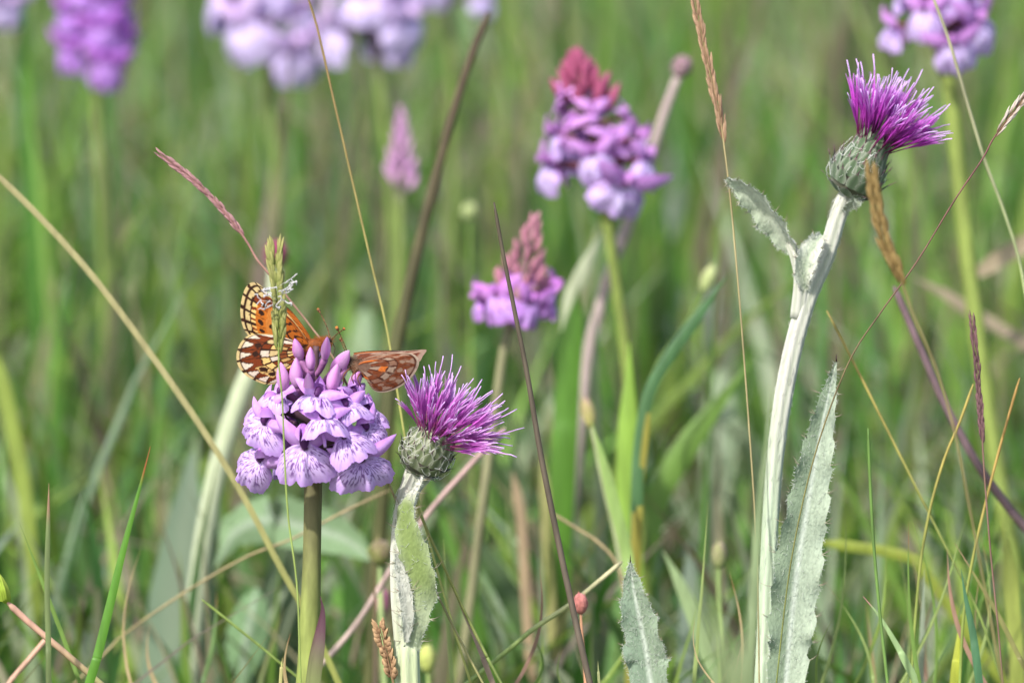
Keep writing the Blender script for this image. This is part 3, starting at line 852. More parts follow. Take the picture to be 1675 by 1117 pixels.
def lone_leaf(label, pts, dep, wpx, c0, c1, seed, nteeth, fold=.10, twist=0.25, spine=.0018):
    path = [W(x, y, dep + 0.00003 * max(0, y - pts[0][1])) for x, y in pts]
    path = to_ground(path)
    origin = Vector((path[-1].x, path[-1].y, 0))
    root = thing('thistle_leaf', label, 'leaf', origin, 'upright thistle leaves')
    s = S(dep)
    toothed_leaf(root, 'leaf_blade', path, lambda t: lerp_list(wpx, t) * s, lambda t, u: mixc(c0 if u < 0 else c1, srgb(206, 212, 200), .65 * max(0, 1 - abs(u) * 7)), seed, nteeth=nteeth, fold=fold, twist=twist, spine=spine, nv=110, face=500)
    mb = MB(); tip = path[0]
    mb.tube([tip - UPV * .0003, tip + UPV * .0009, tip + UPV * .0019], lambda t: .00022 * (1 - .8 * t), 5, srgb(60, 36, 40)); part('leaf_tip', mb, M_STEM, root)
    return root
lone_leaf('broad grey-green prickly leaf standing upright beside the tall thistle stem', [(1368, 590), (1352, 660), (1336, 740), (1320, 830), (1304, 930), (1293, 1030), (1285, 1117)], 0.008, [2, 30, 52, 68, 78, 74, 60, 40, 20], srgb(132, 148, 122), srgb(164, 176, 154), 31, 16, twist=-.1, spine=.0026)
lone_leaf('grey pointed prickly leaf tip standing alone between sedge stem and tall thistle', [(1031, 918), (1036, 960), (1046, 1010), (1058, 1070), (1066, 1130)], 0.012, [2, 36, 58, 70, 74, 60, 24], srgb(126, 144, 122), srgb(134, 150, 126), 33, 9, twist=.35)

# ------------------------------------------------------------------ butterflies
def wing(root, hinge, outline, d0, gx, gy, cu, cp, na=130, nr=60, bow=0.0, m=(0, 1)):
    """outline in picture points from the leading edge root round to the trailing edge root; gx, gy = metres of depth per pixel"""
    ol = spline([Vector((x, y, 0)) for x, y in outline], na + 1)
    hv = Vector((hinge[0], hinge[1], 0))
    def pt(a, r, off):
        p = hv + (ol[int(round(a * na))] - hv) * r
        dep = d0 + gx * (p.x - hv.x) + gy * (p.y - hv.y) + bow * sin(pi * r) * sin(pi * a)
        return W(p.x, p.y, dep + off)
    mb = MB()
    lo, hi = m[0] / (len(outline) - 1), m[1] / (len(outline) - 1) if m[1] > 1 else 1
    def tr(fn, a, r):
        aa = (a - lo) / (hi - lo); wob = .012 * nz(aa * 14, r * 9, 1.3)
        return fn(max(0.035, min(.999, aa + (wob if .03 < aa < .97 else 0))), r + (.012 * nz(aa * 17, r * 11, 8.1) if r < .9 else 0))
    mb.grid(na, nr, lambda a, r: (pt(a, r, 0), tr(cu, a, r)))
    mb.grid(na, nr, lambda a, r: (pt(a, r, 0.00014 * (1 - r ** 6)), tr(cp, a, r)))
    return mb

CREAM = srgb(194, 170, 118); WHT = srgb(206, 190, 168); RUST = srgb(112, 50, 20); ORNG = srgb(182, 100, 30); DARK = srgb(46, 26, 16); YEL = srgb(220, 184, 112)
def nz(x, y, z=0): return mnoise.noise(Vector((x, y, z)))

def hw_under(a, r):
    N = 10; x = a * N; k = int(x) % N; f = x - int(x); e = min(f, 1 - f)
    if r > 0.955: c = CREAM if e > .10 else DARK
    elif r > 0.935: c = DARK
    elif r > 0.80:
        q = (r - 0.80) / 0.135
        c = WHT if abs(f - .5) < 0.06 + 0.27 * q else (DARK if abs(f - .5) < 0.16 + .28 * q else RUST)
    elif r > 0.67:
        d2 = ((f - .5) * 1.1) ** 2 + ((r - .73) / .13) ** 2
        c = DARK if d2 < 0.16 and k % 3 != 1 else (RUST if k not in (5, 6) else mixc(YEL, RUST, .2))
    elif r > 0.53:
        q = (r - .53) / .14
        c = (WHT, CREAM, RUST, WHT, YEL, YEL, CREAM, RUST, RUST, CREAM)[k]
        if q < .12 or q > .86 or e < .12: c = DARK
    elif r > 0.40:
        q = (r - .40) / .13
        c = (WHT, WHT, YEL, CREAM, WHT, RUST, CREAM, YEL, WHT, RUST)[k]
        if q < .12 or e < .13: c = DARK
    elif r > 0.29:
        c = mixc(RUST, YEL, .6 if k in (2, 5, 8) else .05)
        if e < .10: c = DARK
    elif r > 0.16:
        c = (CREAM, YEL, RUST)[k % 3]
        if e < .18 or r < .18 or r > .275: c = DARK
    else: c = mixc(RUST, DARK, .35)
    if e < .05 / max(.3, r) and r < .94: c = mixc(c, DARK, .75)
    return mixc(c, RUST, .3 * max(0, nz(a * 30, r * 22, 2)))

def fw_under(a, r):
    N = 8; x = a * N; k = int(x) % N; f = x - int(x); e = min(f, 1 - f)
    if r > 0.955: c = CREAM if e > .14 else DARK
    elif r > 0.93: c = DARK
    elif r > 0.865: c = (CREAM if k < 6 else YEL) if e > .13 else DARK
    elif r > 0.84: c = DARK
    elif r > 0.775:
        c = (YEL, CREAM, RUST, YEL, YEL, mixc(ORNG, YEL, .6), ORNG, ORNG)[k]
        if abs(f - .5) < .12 and k > 2: c = RUST
        if e < .12: c = DARK
    elif r > 0.62:
        c = (RUST, RUST, mixc(ORNG, RUST, .5), ORNG, ORNG, ORNG, ORNG, ORNG)[k]
        if ((f - .5) * .8) ** 2 + ((r - .70) / .2) ** 2 < .045: c = DARK
        elif e < .06: c = mixc(c, DARK, .5)
    elif r > .42:
        c = mixc(ORNG, YEL, .12)
        if k in (1, 2, 4, 6) and ((f - .5) * .7) ** 2 + ((r - .51) / .26) ** 2 < .07: c = DARK
        if k < 1: c = mixc(ORNG, RUST, .6)
    else:
        c = mixc(ORNG, RUST, .25)
        s = sin(r * 55 + 2.5 * sin(a * 9)) + .8 * nz(a * 9, r * 14, 4)
        if s > .45 and r > .08: c = DARK
    return mixc(c, RUST, .3 * max(0, nz(a * 24, r * 18, 6)))

def up_side(a, r):
    c = mixc(ORNG, RUST, .25)
    if r > .92: c = DARK
    s = sin(r * 40 + 2 * sin(a * 14)) + .7 * nz(a * 12, r * 12, 7)
    if s > .6: c = DARK
    if r < .15: c = mixc(DARK, RUST, .4)
    return c

RB = srgb(118, 62, 36); GC = srgb(160, 136, 116); RD = srgb(78, 42, 30)
def hw_under_b(a, r):
    N = 8; x = a * N; k = int(x) % N; f = x - int(x); e = min(f, 1 - f)
    if r > .955: c = mixc(GC, WHT, .35)
    elif r > .93: c = RD
    elif r > .80:
        q = (r - .8) / .13
        c = mixc(GC, RB, .25) if abs(f - .5) < .08 + .28 * q else RB
    elif r > .66:
        c = RB if ((f - .5)) ** 2 + ((r - .73) / .2) ** 2 > .05 else mixc(GC, RB, .3)
    elif r > .50:
        c = GC if k in (1, 3, 4, 6) else mixc(GC, RB, .6)
        if e < .12 or r < .53 or r > .635: c = RD
    elif r > .38: c = RB if k % 3 else srgb(206, 110, 44)
    elif r > .22:
        c = GC if k % 2 else RB
        if e < .15: c = RD
    else: c = mixc(RD, GC, .35)
    if e < .06 and r < .95: c = mixc(c, RD, .6)
    return mixc(mixc(c, RD, .5 * max(0, nz(a * 26, r * 20, 3))), GC, .45 * max(0, nz(a * 15, r * 13, 11)))
def fw_under_b(a, r):
    c = mixc(RB, RD, .35)
    if r > .93: c = mixc(GC, RD, .4)
    elif r > .75 and sin(a * 40) > .3: c = mixc(GC, RB, .35)
    elif sin(r * 34 + a * 6) > .75: c = RD
    if a < .04: c = mixc(RD, GC, .25)
    return c

def hair_tuft(mb, rng, ctr, rr, n, d, c, ln=.0012):
    for _ in range(n):
        v = Vector((rng.gauss(0, 1), rng.gauss(0, 1), rng.gauss(0, 1))).normalized()
        p0 = ctr + Vector((v.x * rr, v.y * rr, v.z * rr)); dd = (v + d * .7).normalized(); l2 = ln * rng.uniform(.5, 1.3)
        k = rng.uniform(.7, 1.3)
        mb.tube([p0, p0 + dd * l2 * .6, p0 + dd * l2], lambda t: .00005 * (1 - .6 * t), 3, (c[0] * k, c[1] * k, c[2] * k), cap=False)

def butterfly_body(root, pts, radii, c1, c2, seed, hairc):
    sp = spline(pts, 28); rng = random.Random(seed)
    mb = MB()
    mb.tube(sp, lambda t: lerp_list(radii, t), 12, lambda t, an: mixc(c1, c2, .5 + .5 * sin(t * 48) if t > .45 else .4 + .4 * sin(an * 2)))
    part('body', mb, M_BODY, root)
    mb = MB()
    back = (sp[-1] - sp[0]).normalized()
    for q, n in ((.10, 90), (.20, 150), (.28, 200), (.36, 180), (.46, 110), (.55, 50)):
        hair_tuft(mb, rng, sp[int(q * 27)], lerp_list(radii, q) * .85, n, back, hairc)
    o = part('body_hairs', mb, M_HAIR, root); o['kind'] = 'stuff'

def antenna(root, p):
    mb = MB(); sp = spline(p, 22)
    mb.tube(sp, lambda t: .00013 + .00034 * sstep(.86, .93, t) - (.0002 * sstep(.97, 1, t)), 6, lambda t, an: srgb(196, 110, 40) if t > .955 else (srgb(60, 38, 22) if int(t * 26) % 2 else srgb(120, 80, 48)))
    part('antenna', mb, M_BODY, root)

def leg(root, p):
    mb = MB(); mb.tube(spline(p, 10), lambda t: .00022 - .0001 * t, 5, srgb(110, 72, 44)); part('leg', mb, M_BODY, root)

def butterfly_open():
    D = 0.004
    c = W(515, 566, D); root = thing('butterfly', 'orange and cream chequered butterfly with wings raised open, behind the green grass spike', 'butterfly', c, 'butterflies on the orchid')
    FW = [(500, 552), (486, 532), (470, 512), (452, 496), (436, 478), (424, 465), (412, 462), (402, 470), (396, 486), (393, 506), (395, 526), (401, 542), (412, 552), (440, 558), (475, 566)]
    HW = [(476, 555), (455, 549), (430, 546), (408, 548), (394, 560), (387, 578), (389, 597), (400, 612), (418, 623), (437, 629), (454, 626), (470, 616), (484, 602)]
    part('forewing', wing(root, (504, 563), FW, D - .0005, 3.2e-5, 1e-5, fw_under, up_side, bow=-.0006, m=(4.5, 13)), M_WING, root)
    part('hindwing', wing(root, (502, 574), HW, D - .0022, 3.0e-5, 1e-5, hw_under, up_side, bow=-.0006, m=(1.5, 12)), M_WING, root)
    FW2 = [(506, 548), (494, 530), (476, 508), (458, 494), (446, 488), (440, 496), (438, 512), (444, 530), (456, 546), (480, 560)]
    HW2 = [(490, 558), (468, 556), (450, 562), (440, 576), (440, 592), (450, 606), (468, 612), (488, 604)]
    part('forewing', wing(root, (511, 563), FW2, D + .005, -6e-5, 1e-5, up_side, fw_under), M_WING, root)
    part('hindwing', wing(root, (509, 572), HW2, D + .006, -5e-5, 1e-5, up_side, hw_under), M_WING, root)
    pts = [W(543, 559, D), W(535, 559, D), W(527, 562, D + .0005), W(515, 566, D + .001), W(503, 573, D + .002), W(488, 583, D + .003), W(470, 594, D + .004), W(455, 603, D + .005)]
    butterfly_body(root, pts, [.0002, .0013, .0012, .0021, .0019, .0014, .0015, .0003], srgb(120, 66, 26), srgb(60, 36, 22), 1, srgb(176, 100, 44))
    for s in (-1, 1):
        mb = MB(); mb.ell(W(537, 557, D + s * .0009 - .0001), .0007, .0007, .0008, srgb(46, 42, 50)); part('eye', mb, M_EYE, root)
    antenna(root, [W(541, 556, D - .0005), W(548, 549, D - .001), W(556, 543, D - .0015), W(564, 537, D - .002)])
    antenna(root, [W(541, 555, D + .001), W(536, 538, D + .004), W(528, 520, D + .007), W(520, 505, D + .010)])
    for k, (a, b) in enumerate((((526, 570), (520, 590)), ((520, 572), (514, 592)), ((512, 576), (505, 596)))):
        for s in (-1, 1):
            leg(root, [W(a[0], a[1], D + s * .001), W((a[0] + b[0]) / 2 + 4, (a[1] + b[1]) / 2 - 3, D + s * .0025), W(b[0], b[1], D - .001 + s * .0015)])
    mb = MB(); mb.tube(spline([W(544, 561, D), W(548, 570, D - .0005), W(545, 582, D - .002)], 8), .0001, 5, srgb(50, 34, 26)); part('proboscis', mb, M_BODY, root)
butterfly_open()

def butterfly_closed():
    D = -0.004
    c = W(580, 597, D); root = thing('butterfly', 'rust-brown butterfly with lowered wings, perched between orchid and shaggy thistle head', 'butterfly', c, 'butterflies on the orchid')
    HW = [(590, 590), (606, 583), (632, 578), (658, 577), (676, 579), (685, 588), (684, 600), (676, 614), (663, 627), (646, 637), (626, 642), (611, 638), (603, 626), (594, 612)]
    FW = [(577, 580), (600, 577), (640, 575), (675, 573), (697, 572), (692, 582), (684, 592), (660, 590), (620, 594)]
    part('forewing', wing(root, (582, 592), FW, D - .001, 1.5e-5, -3.2e-4, fw_under_b, up_side, nr=30), M_WING, root)
    part('hindwing', wing(root, (584, 600), HW, D - .0028, -0.5e-5, 6e-5, hw_under_b, up_side, bow=-.0008, m=(1.5, 13)), M_WING, root)
    FW2 = [(578, 577), (602, 574), (640, 573), (672, 574), (688, 577), (676, 583), (650, 584), (610, 588)]
    HW2 = [(590, 588), (610, 583), (640, 581), (664, 586), (664, 600), (646, 614), (622, 622), (604, 616), (593, 606)]
    part('forewing', wing(root, (582, 590), FW2, D + .002, 1e-5, -5e-4, up_side, fw_under_b, nr=30), M_WING, root)
    part('hindwing', wing(root, (584, 598), HW2, D + .003, 2e-5, -1e-4, up_side, hw_under_b), M_WING, root)
    pts = [W(565, 590, D), W(570, 591, D), W(576, 594, D), W(584, 599, D), W(594, 605, D + .0003), W(606, 611, D + .0006), W(622, 617, D + .001), W(636, 621, D + .0014)]
    butterfly_body(root, pts, [.0002, .0013, .0012, .0023, .0021, .0015, .0015, .0003], srgb(96, 66, 46), srgb(60, 40, 28), 2, srgb(150, 126, 104))
    for s in (-1, 1):
        mb = MB(); mb.ell(W(570, 589, D + s * .0009 - .0003), .0007, .0007, .0008, srgb(40, 34, 38)); part('eye', mb, M_EYE, root)
    antenna(root, [W(571, 585, D - .0005), W(566, 570, D - .001), W(559, 553, D - .0014), W(550, 534, D - .002)])
    antenna(root, [W(571, 585, D + .0005), W(565, 575, D + .002), W(561, 565, D + .004), W(557, 554, D + .007)])
    for a, b in (((573, 602), (562, 628)), ((581, 608), (580, 630)), ((590, 610), (590, 632))):
        for s in (-1, 1):
            leg(root, [W(a[0], a[1], D - .0005 + s * .0008), W((a[0] + b[0]) / 2 - 5, (a[1] + b[1]) / 2 - 2, D - .002 + s * .0018), W(b[0], b[1], D - .002 + s * .001)])
    mb = MB(); mb.tube(spline([W(566, 593, D), W(560, 600, D - .001), W(556, 612, D - .003)], 8), .0001, 5, srgb(50, 34, 26)); part('proboscis', mb, M_BODY, root)
butterfly_closed()

# ------------------------------------------------------------------ single blades, stalks and spikes
def blade(label, pts, dep, wpx, c, tipc=None, tip=0.12, name='grass_strand', cat='grass strand', group='single grass blades', fold=.18, twist=None, c2=None, ground=True, taper=0.25, n=44):
    path = [W(x, y, dep + (z[0] if z else 0)) for x, y, *z in pts]
    nvis = len(path)
    if ground: path = to_ground(path)
    sp = spline(path, n); s = S(dep); loc = Vector((path[-1].x, path[-1].y, max(0.0, path[-1].z if not ground else 0)))
    k = (nvis - 1) / (len(path) - 1)
    mb = MB(); tc = tipc or c; cc2 = c2 or c
    mb.ribbon(sp, lambda t: wpx * s * (0.06 + 0.94 * sstep(0, taper, t) ** .7), lambda t, u: mixc(mixc(tc, c, sstep(tip * .5, tip, t)), cc2, sstep(.4 * k, k, t) if c2 else 0), fold=fold, twist=twist)
    return solo(name, mb, M_BLADE, loc, label, cat, group)

def stalk(label, pts, dep, rpx, c, c2=None, name='grass_stalk', cat='grass stalk', group='thin grass stalks', ground=True, r2=None, n=50):
    path = [W(x, y, dep + (z[0] if z else 0)) for x, y, *z in pts]
    if ground: path = to_ground(path)
    sp = spline(path, n); s = S(dep); loc = Vector((path[-1].x, path[-1].y, 0))
    mb = MB(); rr2 = r2 or rpx
    mb.tube(sp, lambda t: s * (rpx + (rr2 - rpx) * sstep(0, .7, t)) * (.4 + .6 * sstep(0, .04, t)), 8, lambda t, an: mixc(c, c2 or c, sstep(.1, .7, t)))
    return solo(name, mb, M_STEM, loc, label, cat, group)

_sp = {}
def spikelet_mesh(c, c2, awn=False):
    key = (c, c2, awn)
    if key in _sp: return _sp[key]
    mb = MB()
    for j, (off, a0) in enumerate(((0, .3), (.18, 3.4), (.34, .9))):
        def fn(u, v, off=off, a0=a0):
            an = u * 2 * pi
            r = .16 * sin(pi * (.03 + .97 * v)) ** .7 * (1 - .45 * v)
            p = Vector((r * cos(an) + .06 * cos(a0) * (.3 + v), r * .7 * sin(an) + .06 * sin(a0) * (.3 + v), off + .66 * v))
            return p, mixc(c, c2, .25 + .75 * v if j else v * .8)
        mb.grid(6, 6, fn)
    if awn:
        mb.tube([Vector((0, 0, .9)), Vector((.05, .02, 1.25)), Vector((.12, .03, 1.5))], lambda t: .02 * (1 - .7 * t), 3, c2)
    me = mb.mesh('spikelet', M_SPIKE); _sp[key] = me
    return me

def spike(label, pts, low, dep, n, lenpx, wpx, c, c2, stemc, stemr, name='flowering_grass', cat='grass spike', group='grasses in flower', spread=.18, seed=1, tipn=None, ground=True, awn=False, stemc2=None):
    """pts: spike axis from tip down; low: stalk points below it"""
    rng = random.Random(seed)
    up = [W(x, y, dep + (z[0] if z else 0)) for x, y, *z in pts]; dn = [W(x, y, dep + (z[0] if z else 0)) for x, y, *z in low]
    path = up + dn
    if ground: path = to_ground(path)
    loc = Vector((path[-1].x, path[-1].y, 0)); s = S(dep)
    root = thing(name, label, cat, loc, group)
    sp = spline(path, 60); k = (len(up) - 1) / (len(path) - 1)
    mb = MB(); mb.tube(sp, lambda t: s * stemr * (.35 + .65 * sstep(0, k, t)), 7, lambda t, an: mixc(mixc(c, stemc, .4), mixc(stemc, stemc2 or stemc, sstep(k, 1, t)), sstep(k * .7, k * 1.1, t)))
    part('stalk', mb, M_STEM, root)
    ax = spline(up, 50); me = spikelet_mesh(c, c2, awn)
    for i in range(n):
        t = 0.03 + .94 * i / n; q = t * 49; a = int(q); p = ax[a]
        tg = (ax[max(0, a - 2)] - ax[min(49, a + 2)]).normalized()
        x, y, z = frame_from(tg)
        an = i * pi + rng.uniform(-.5, .5)
        rad = x * cos(an) + y * sin(an) * .6
        d = (z + rad * spread * rng.uniform(.5, 1.4)).normalized()
        o = link('spikelet', me, root, p - loc + rad * (wpx * s * .22))
        o.rotation_mode = 'QUATERNION'; o.rotation_quaternion = d.to_track_quat('Z', 'Y') @ Matrix.Rotation(rng.uniform(0, 6), 3, 'Z').to_quaternion()
        sl = lenpx * s * rng.uniform(.85, 1.15) * (.55 + .45 * sstep(0, .12, t)); sw = wpx * s * 2.1 * rng.uniform(.9, 1.15) * (.5 + .5 * sstep(0, .15, t))
        o.scale = (sw, sw, sl)
    return root

PURB, PURL = srgb(122, 80, 84), srgb(176, 136, 134)
spike('slender mauve-brown grass spike leaning left above the chequered butterfly', [(262, 253), (300, 282), (340, 318), (376, 358), (404, 396)], [(420, 424), (440, 448), (470, 486), (505, 530), (548, 590), (590, 680), (640, 800), (700, 940), (760, 1060), (790, 1117)], 0.012, 34, 28, 8.5, PURB, PURL, srgb(150, 112, 100), 2.0, spread=.10, seed=2, stemc2=srgb(140, 140, 90))
# green spike in front of the butterfly with white anthers
g = spike('short green grass spike with white feathery anthers crossing the butterfly wings', [(451, 414), (452, 450), (455, 490), (456, 535), (456, 592)], [(458, 615), (462, 660), (466, 760), (472, 850), (486, 960), (492, 1117)], -0.03, 40, 46, 15, srgb(112, 122, 58), srgb(158, 154, 96), srgb(130, 146, 76), 1.6, spread=.16, seed=3)
mb = MB(); rng_ = random.Random(9)
for (x, y) in ((474, 462), (470, 470), (468, 480), (476, 456), (432, 482), (427, 490), (436, 496), (430, 474), (451, 500), (466, 492), (440, 470), (434, 505), (472, 474)):
    for q in range(3):
        p0 = W(x, y, -.033); d = Vector((rng_.uniform(-1, 1), rng_.uniform(-.6, .6), rng_.uniform(-.7, .7))).normalized()
        mb.tube(spline([p0, p0 + d * .0011, p0 + d * .0016 + Vector((.0004, 0, .0004)), p0 + d * .0022], 7), lambda t: .00010 + .00007 * sin(pi * t), 5, (.55, .53, .54))
for (x, y) in ((474, 462), (468, 480), (432, 484), (428, 492), (436, 500), (466, 492)):
    mb.tube(spline([W(455, y + 8, -.031), W((455 + x) / 2, y + 1, -.033), W(x, y, -.033)], 6), .00006, 4, (.6, .58, .5))
part('anther_tuft', mb, M_HAIR, g)['kind'] = 'stuff'
spike('tall brown grass spike reaching up past the leaf of the tall thistle', [(1128, -30), (1140, 20), (1152, 80), (1166, 140), (1178, 195), (1186, 250)], [(1192, 300), (1200, 380), (1212, 520), (1224, 680), (1236, 860), (1240, 1000), (1242, 1117)], 0.02, 40, 36, 9, srgb(128, 98, 76), srgb(178, 146, 116), srgb(150, 138, 98), 1.5, spread=.14, seed=4)
spike('grass with silvery tipped spikelets slanting across from the right edge', [(1705, 120), (1684, 148), (1662, 178), (1640, 206), (1622, 232)], [(1606, 262), (1560, 330), (1500, 428), (1440, 512), (1392, 585), (1350, 690), (1318, 800), (1292, 930), (1276, 1060), (1270, 1117)], -0.012, 20, 34, 8.5, srgb(118, 84, 62), srgb(216, 206, 194), srgb(104, 62, 66), 1.3, spread=.16, seed=5, stemc2=srgb(112, 124, 60))
spike('dark purple narrow grass spike at the right, above yellow blades', [(1590, 516), (1594, 560), (1598, 600), (1602, 650), (1606, 700), (1608, 740)], [(1612, 800), (1620, 900), (1632, 1020), (1640, 1117)], 0.015, 30, 26, 8, srgb(80, 54, 62), srgb(126, 92, 92), srgb(120, 92, 80), 1.5, spread=.10, seed=6)
spike('thick olive-brown sedge spike hanging against the tall thistle cup', [(1426, 286), (1432, 325), (1442, 370), (1456, 415), (1470, 450), (1482, 480)], [(1496, 520), (1530, 600), (1560, 700), (1590, 850), (1620, 1010), (1640, 1117)], -0.10, 26, 46, 17, srgb(110, 88, 48), srgb(138, 116, 70), srgb(120, 110, 70), 2.0, spread=.10, seed=7)
spike('short stubby brown sedge spike standing close against the white thistle stem', [(620, 1022), (628, 1052), (636, 1085), (644, 1120)], [(650, 1160), (654, 1200)], -0.004, 26, 22, 15, srgb(112, 80, 58), srgb(186, 152, 112), srgb(120, 100, 70), 2.2, spread=.35, seed=8)

stalk('straight dark brown sedge stem in sharp focus between thistle and small orchid', [(808, 331), (822, 410), (840, 500), (862, 610), (884, 740), (910, 870), (938, 1000), (965, 1117)], -0.004, 3.2, srgb(76, 68, 54), srgb(90, 80, 68), name='sedge_stem', cat='sedge stem', r2=5.6)
blade('long straw-coloured blade slanting down behind the orchid from the left edge', [(-30, 262), (60, 350), (150, 450), (240, 570), (330, 700), (400, 815), (460, 930), (510, 1020), (560, 1130)], 0.08, 10, srgb(158, 150, 104), c2=srgb(142, 146, 76), taper=.04, name='straw_grass')
stalk('hair-thin yellow-green stalk running up left of the dark blurred stalk', [(498, -20), (520, 50), (545, 160), (575, 290), (605, 420), (632, 535), (650, 640), (675, 780), (720, 950), (770, 1117)], 0.03, 2.0, srgb(124, 104, 66), srgb(168, 170, 96))
stalk('dark olive thick stalk leaning right, well behind the butterflies', [(800, 20), (772, 90), (740, 190), (705, 320), (676, 440), (654, 540), (640, 620), (630, 760)], 0.20, 6.5, srgb(78, 66, 50), srgb(72, 74, 42), name='dark_stalk', r2=12)
blade('upright olive blade with brown tip near the lower left edge', [(80, 790), (79, 850), (77, 950), (79, 1050), (80, 1117)], -0.004, 9, srgb(104, 118, 72), srgb(150, 118, 92), tip=.2, taper=.3, fold=.35)
blade('bright green blade with rusty pointed tip leaning right, left of the pale blurred stem', [(246, 730), (228, 800), (204, 890), (182, 980), (160, 1070), (146, 1117)], 0.002, 15, srgb(84, 130, 40), srgb(150, 84, 44), tip=.14, taper=.55, fold=.2)
stalk('pinkish stalk rising to a yellow-green bud in the lower left corner', [(12, 985), (50, 1020), (100, 1062), (150, 1105), (190, 1140)], 0.01, 5.5, srgb(176, 138, 118), srgb(140, 136, 90), name='bud_stalk')
mb = MB(); mb.ell(W(-2, 958, .01), 6e-3 * .36, 6e-3 * .34, 6e-3 * .9, lambda u, v: mixc(srgb(196, 206, 90), srgb(150, 176, 60), v), 12, 9, Matrix.Rotation(-.5, 3, 'Y'))
for q in range(6): mb.ribbon([W(0 + q * 3 - 8, 985 - abs(q - 2.5) * 2, .008), W(-2 + q * 4 - 12, 962, .0065), W(-6 + q * 3 - 10, 938, .0075)], lambda t: .0012 * (1.05 - t), srgb(164, 186, 70))
solo('flower_bud', mb, M_PETAL, W(12, 985, .01), 'yellow-green closed bud topping the pinkish corner stalk', 'bud')
stalk('short dull pink stalk slanting under the yellow-green corner bud stalk', [(78, 1042), (50, 1075), (20, 1110), (0, 1140)], 0.06, 4.5, srgb(186, 148, 126), name='dry_stalk')
stalk('faint straw stalk lying slantwise behind the orchid stem', [(640, 800), (560, 838), (480, 880), (400, 912), (300, 970), (200, 1040), (150, 1090)], 0.12, 2.0, srgb(150, 132, 98), srgb(140, 128, 90), name='dry_stalk')
stalk('fine green stalk lying low behind the foot of the orchid', [(330, 980), (380, 1020), (430, 1060), (490, 1110)], 0.05, 2.2, srgb(112, 130, 64))
stalk('mauve-pink stalk rising slantwise behind the white thistle stem', [(826, 700), (770, 760), (700, 840), (640, 930), (590, 1010), (550, 1060), (500, 1110)], 0.13, 4.6, srgb(164, 136, 130), srgb(168, 148, 138), name='pink_stalk')
stalk('thin green stalk crossing from thistle cup down to the right', [(672, 800), (700, 870), (728, 930), (760, 1000), (795, 1070), (820, 1117)], 0.012, 2.6, srgb(150, 150, 84), srgb(104, 118, 64))
blade('folded mauve-tipped blade low right of the white thistle stem', [(750, 985), (770, 1030), (790, 1075), (806, 1117)], 0.02, 9, srgb(150, 128, 112), srgb(150, 110, 100), taper=.6)
stalk('fine yellow stalk tilting left across the lower right thicket', [(1592, 628), (1570, 690), (1545, 750), (1522, 830), (1506, 920), (1496, 1030), (1490, 1117)], 0.03, 2.3, srgb(150, 134, 70), srgb(124, 138, 68), r2=2.6)
stalk('fine yellow stalk near the right edge with an orange tip', [(1668, 618), (1650, 680), (1628, 760), (1608, 840), (1590, 920), (1576, 1010), (1570, 1117)], 0.03, 2.2, srgb(160, 126, 70), srgb(124, 140, 66), r2=2.6)
stalk('straight green stalk slanting right out of the big grey leaf area', [(1352, 508), (1390, 580), (1430, 660), (1470, 740), (1510, 820), (1550, 900), (1600, 1000), (1640, 1117)], 0.05, 2.3, srgb(150, 136, 74), srgb(112, 128, 66))
stalk('dark green wiry stalk standing upright right of the big grey leaf', [(1420, 700), (1424, 800), (1430, 900), (1440, 1010), (1452, 1117)], 0.0, 2.8, srgb(84, 112, 52), srgb(96, 124, 62))
blade('pale green blade with pink tip leaning left at the lower right', [(1412, 975), (1440, 1010), (1470, 1060), (1500, 1117)], 0.015, 13, srgb(140, 164, 110), srgb(176, 120, 120), taper=.7)
blade('bronze-green blade arching up left in the lower right corner', [(1562, 888), (1600, 950), (1635, 1010), (1665, 1070), (1690, 1117)], 0.03, 8, srgb(126, 124, 72), srgb(150, 120, 96), taper=.4)
stalk('purple-grey stalk leaning left from the right edge below the sedge spike', [(1462, 468), (1480, 510), (1510, 580), (1550, 670), (1600, 760), (1650, 830), (1700, 890)], 0.11, 6.0, srgb(104, 84, 88), srgb(100, 82, 84), name='purple_stalk', r2=8)
blade('broad beige dead blade slanting up to the right edge', [(1575, 458), (1600, 446), (1640, 420), (1690, 394), (1760, 385), (1840, 470)], 0.30, 30, srgb(160, 144, 116), taper=.3, name='dead_grass', ground=True, fold=.1)
blade('dull beige dead blade crossing behind the yellow-green orchid stalk', [(1490, 452), (1540, 478), (1590, 510), (1650, 545), (1720, 590)], 0.32, 20, srgb(146, 132, 110), taper=.3, name='dead_grass', fold=.1)
stalk('grey-green hair-thin stalk arching from the loose lilac orchid', [(1520, -20), (1550, 60), (1580, 160), (1610, 260), (1640, 340), (1668, 430), (1690, 560)], 0.06, 2.8, srgb(150, 146, 116), srgb(140, 150, 104))
blade('wide yellow-green blade blurred at the left edge', [(-14, 560), (8, 640), (24, 720), (40, 800), (50, 900)], 0.28, 24, srgb(132, 148, 64), taper=.15)
blade('wide green blade rising behind the sedge stem, right of the small orchid', [(948, 470), (938, 530), (930, 600), (926, 680), (922, 760)], 0.26, 42, srgb(82, 124, 40), taper=.3)
blade('white-edged pale blade below the crimson tipped orchid', [(990, 372), (968, 415), (945, 462), (932, 500), (928, 620)], 0.28, 24, srgb(164, 170, 138), taper=.3)
blade('long dark green blade leaning right, right of the small orchid', [(1190, 450), (1140, 520), (1090, 590), (1060, 650), (1045, 740), (1040, 860)], 0.16, 20, srgb(72, 108, 64), taper=.2)
blade('upright amber-green blade below the dark green leaning blade', [(1066, 610), (1060, 660), (1052, 720), (1044, 800), (1040, 900)], 0.16, 18, srgb(146, 140, 60), taper=.4)
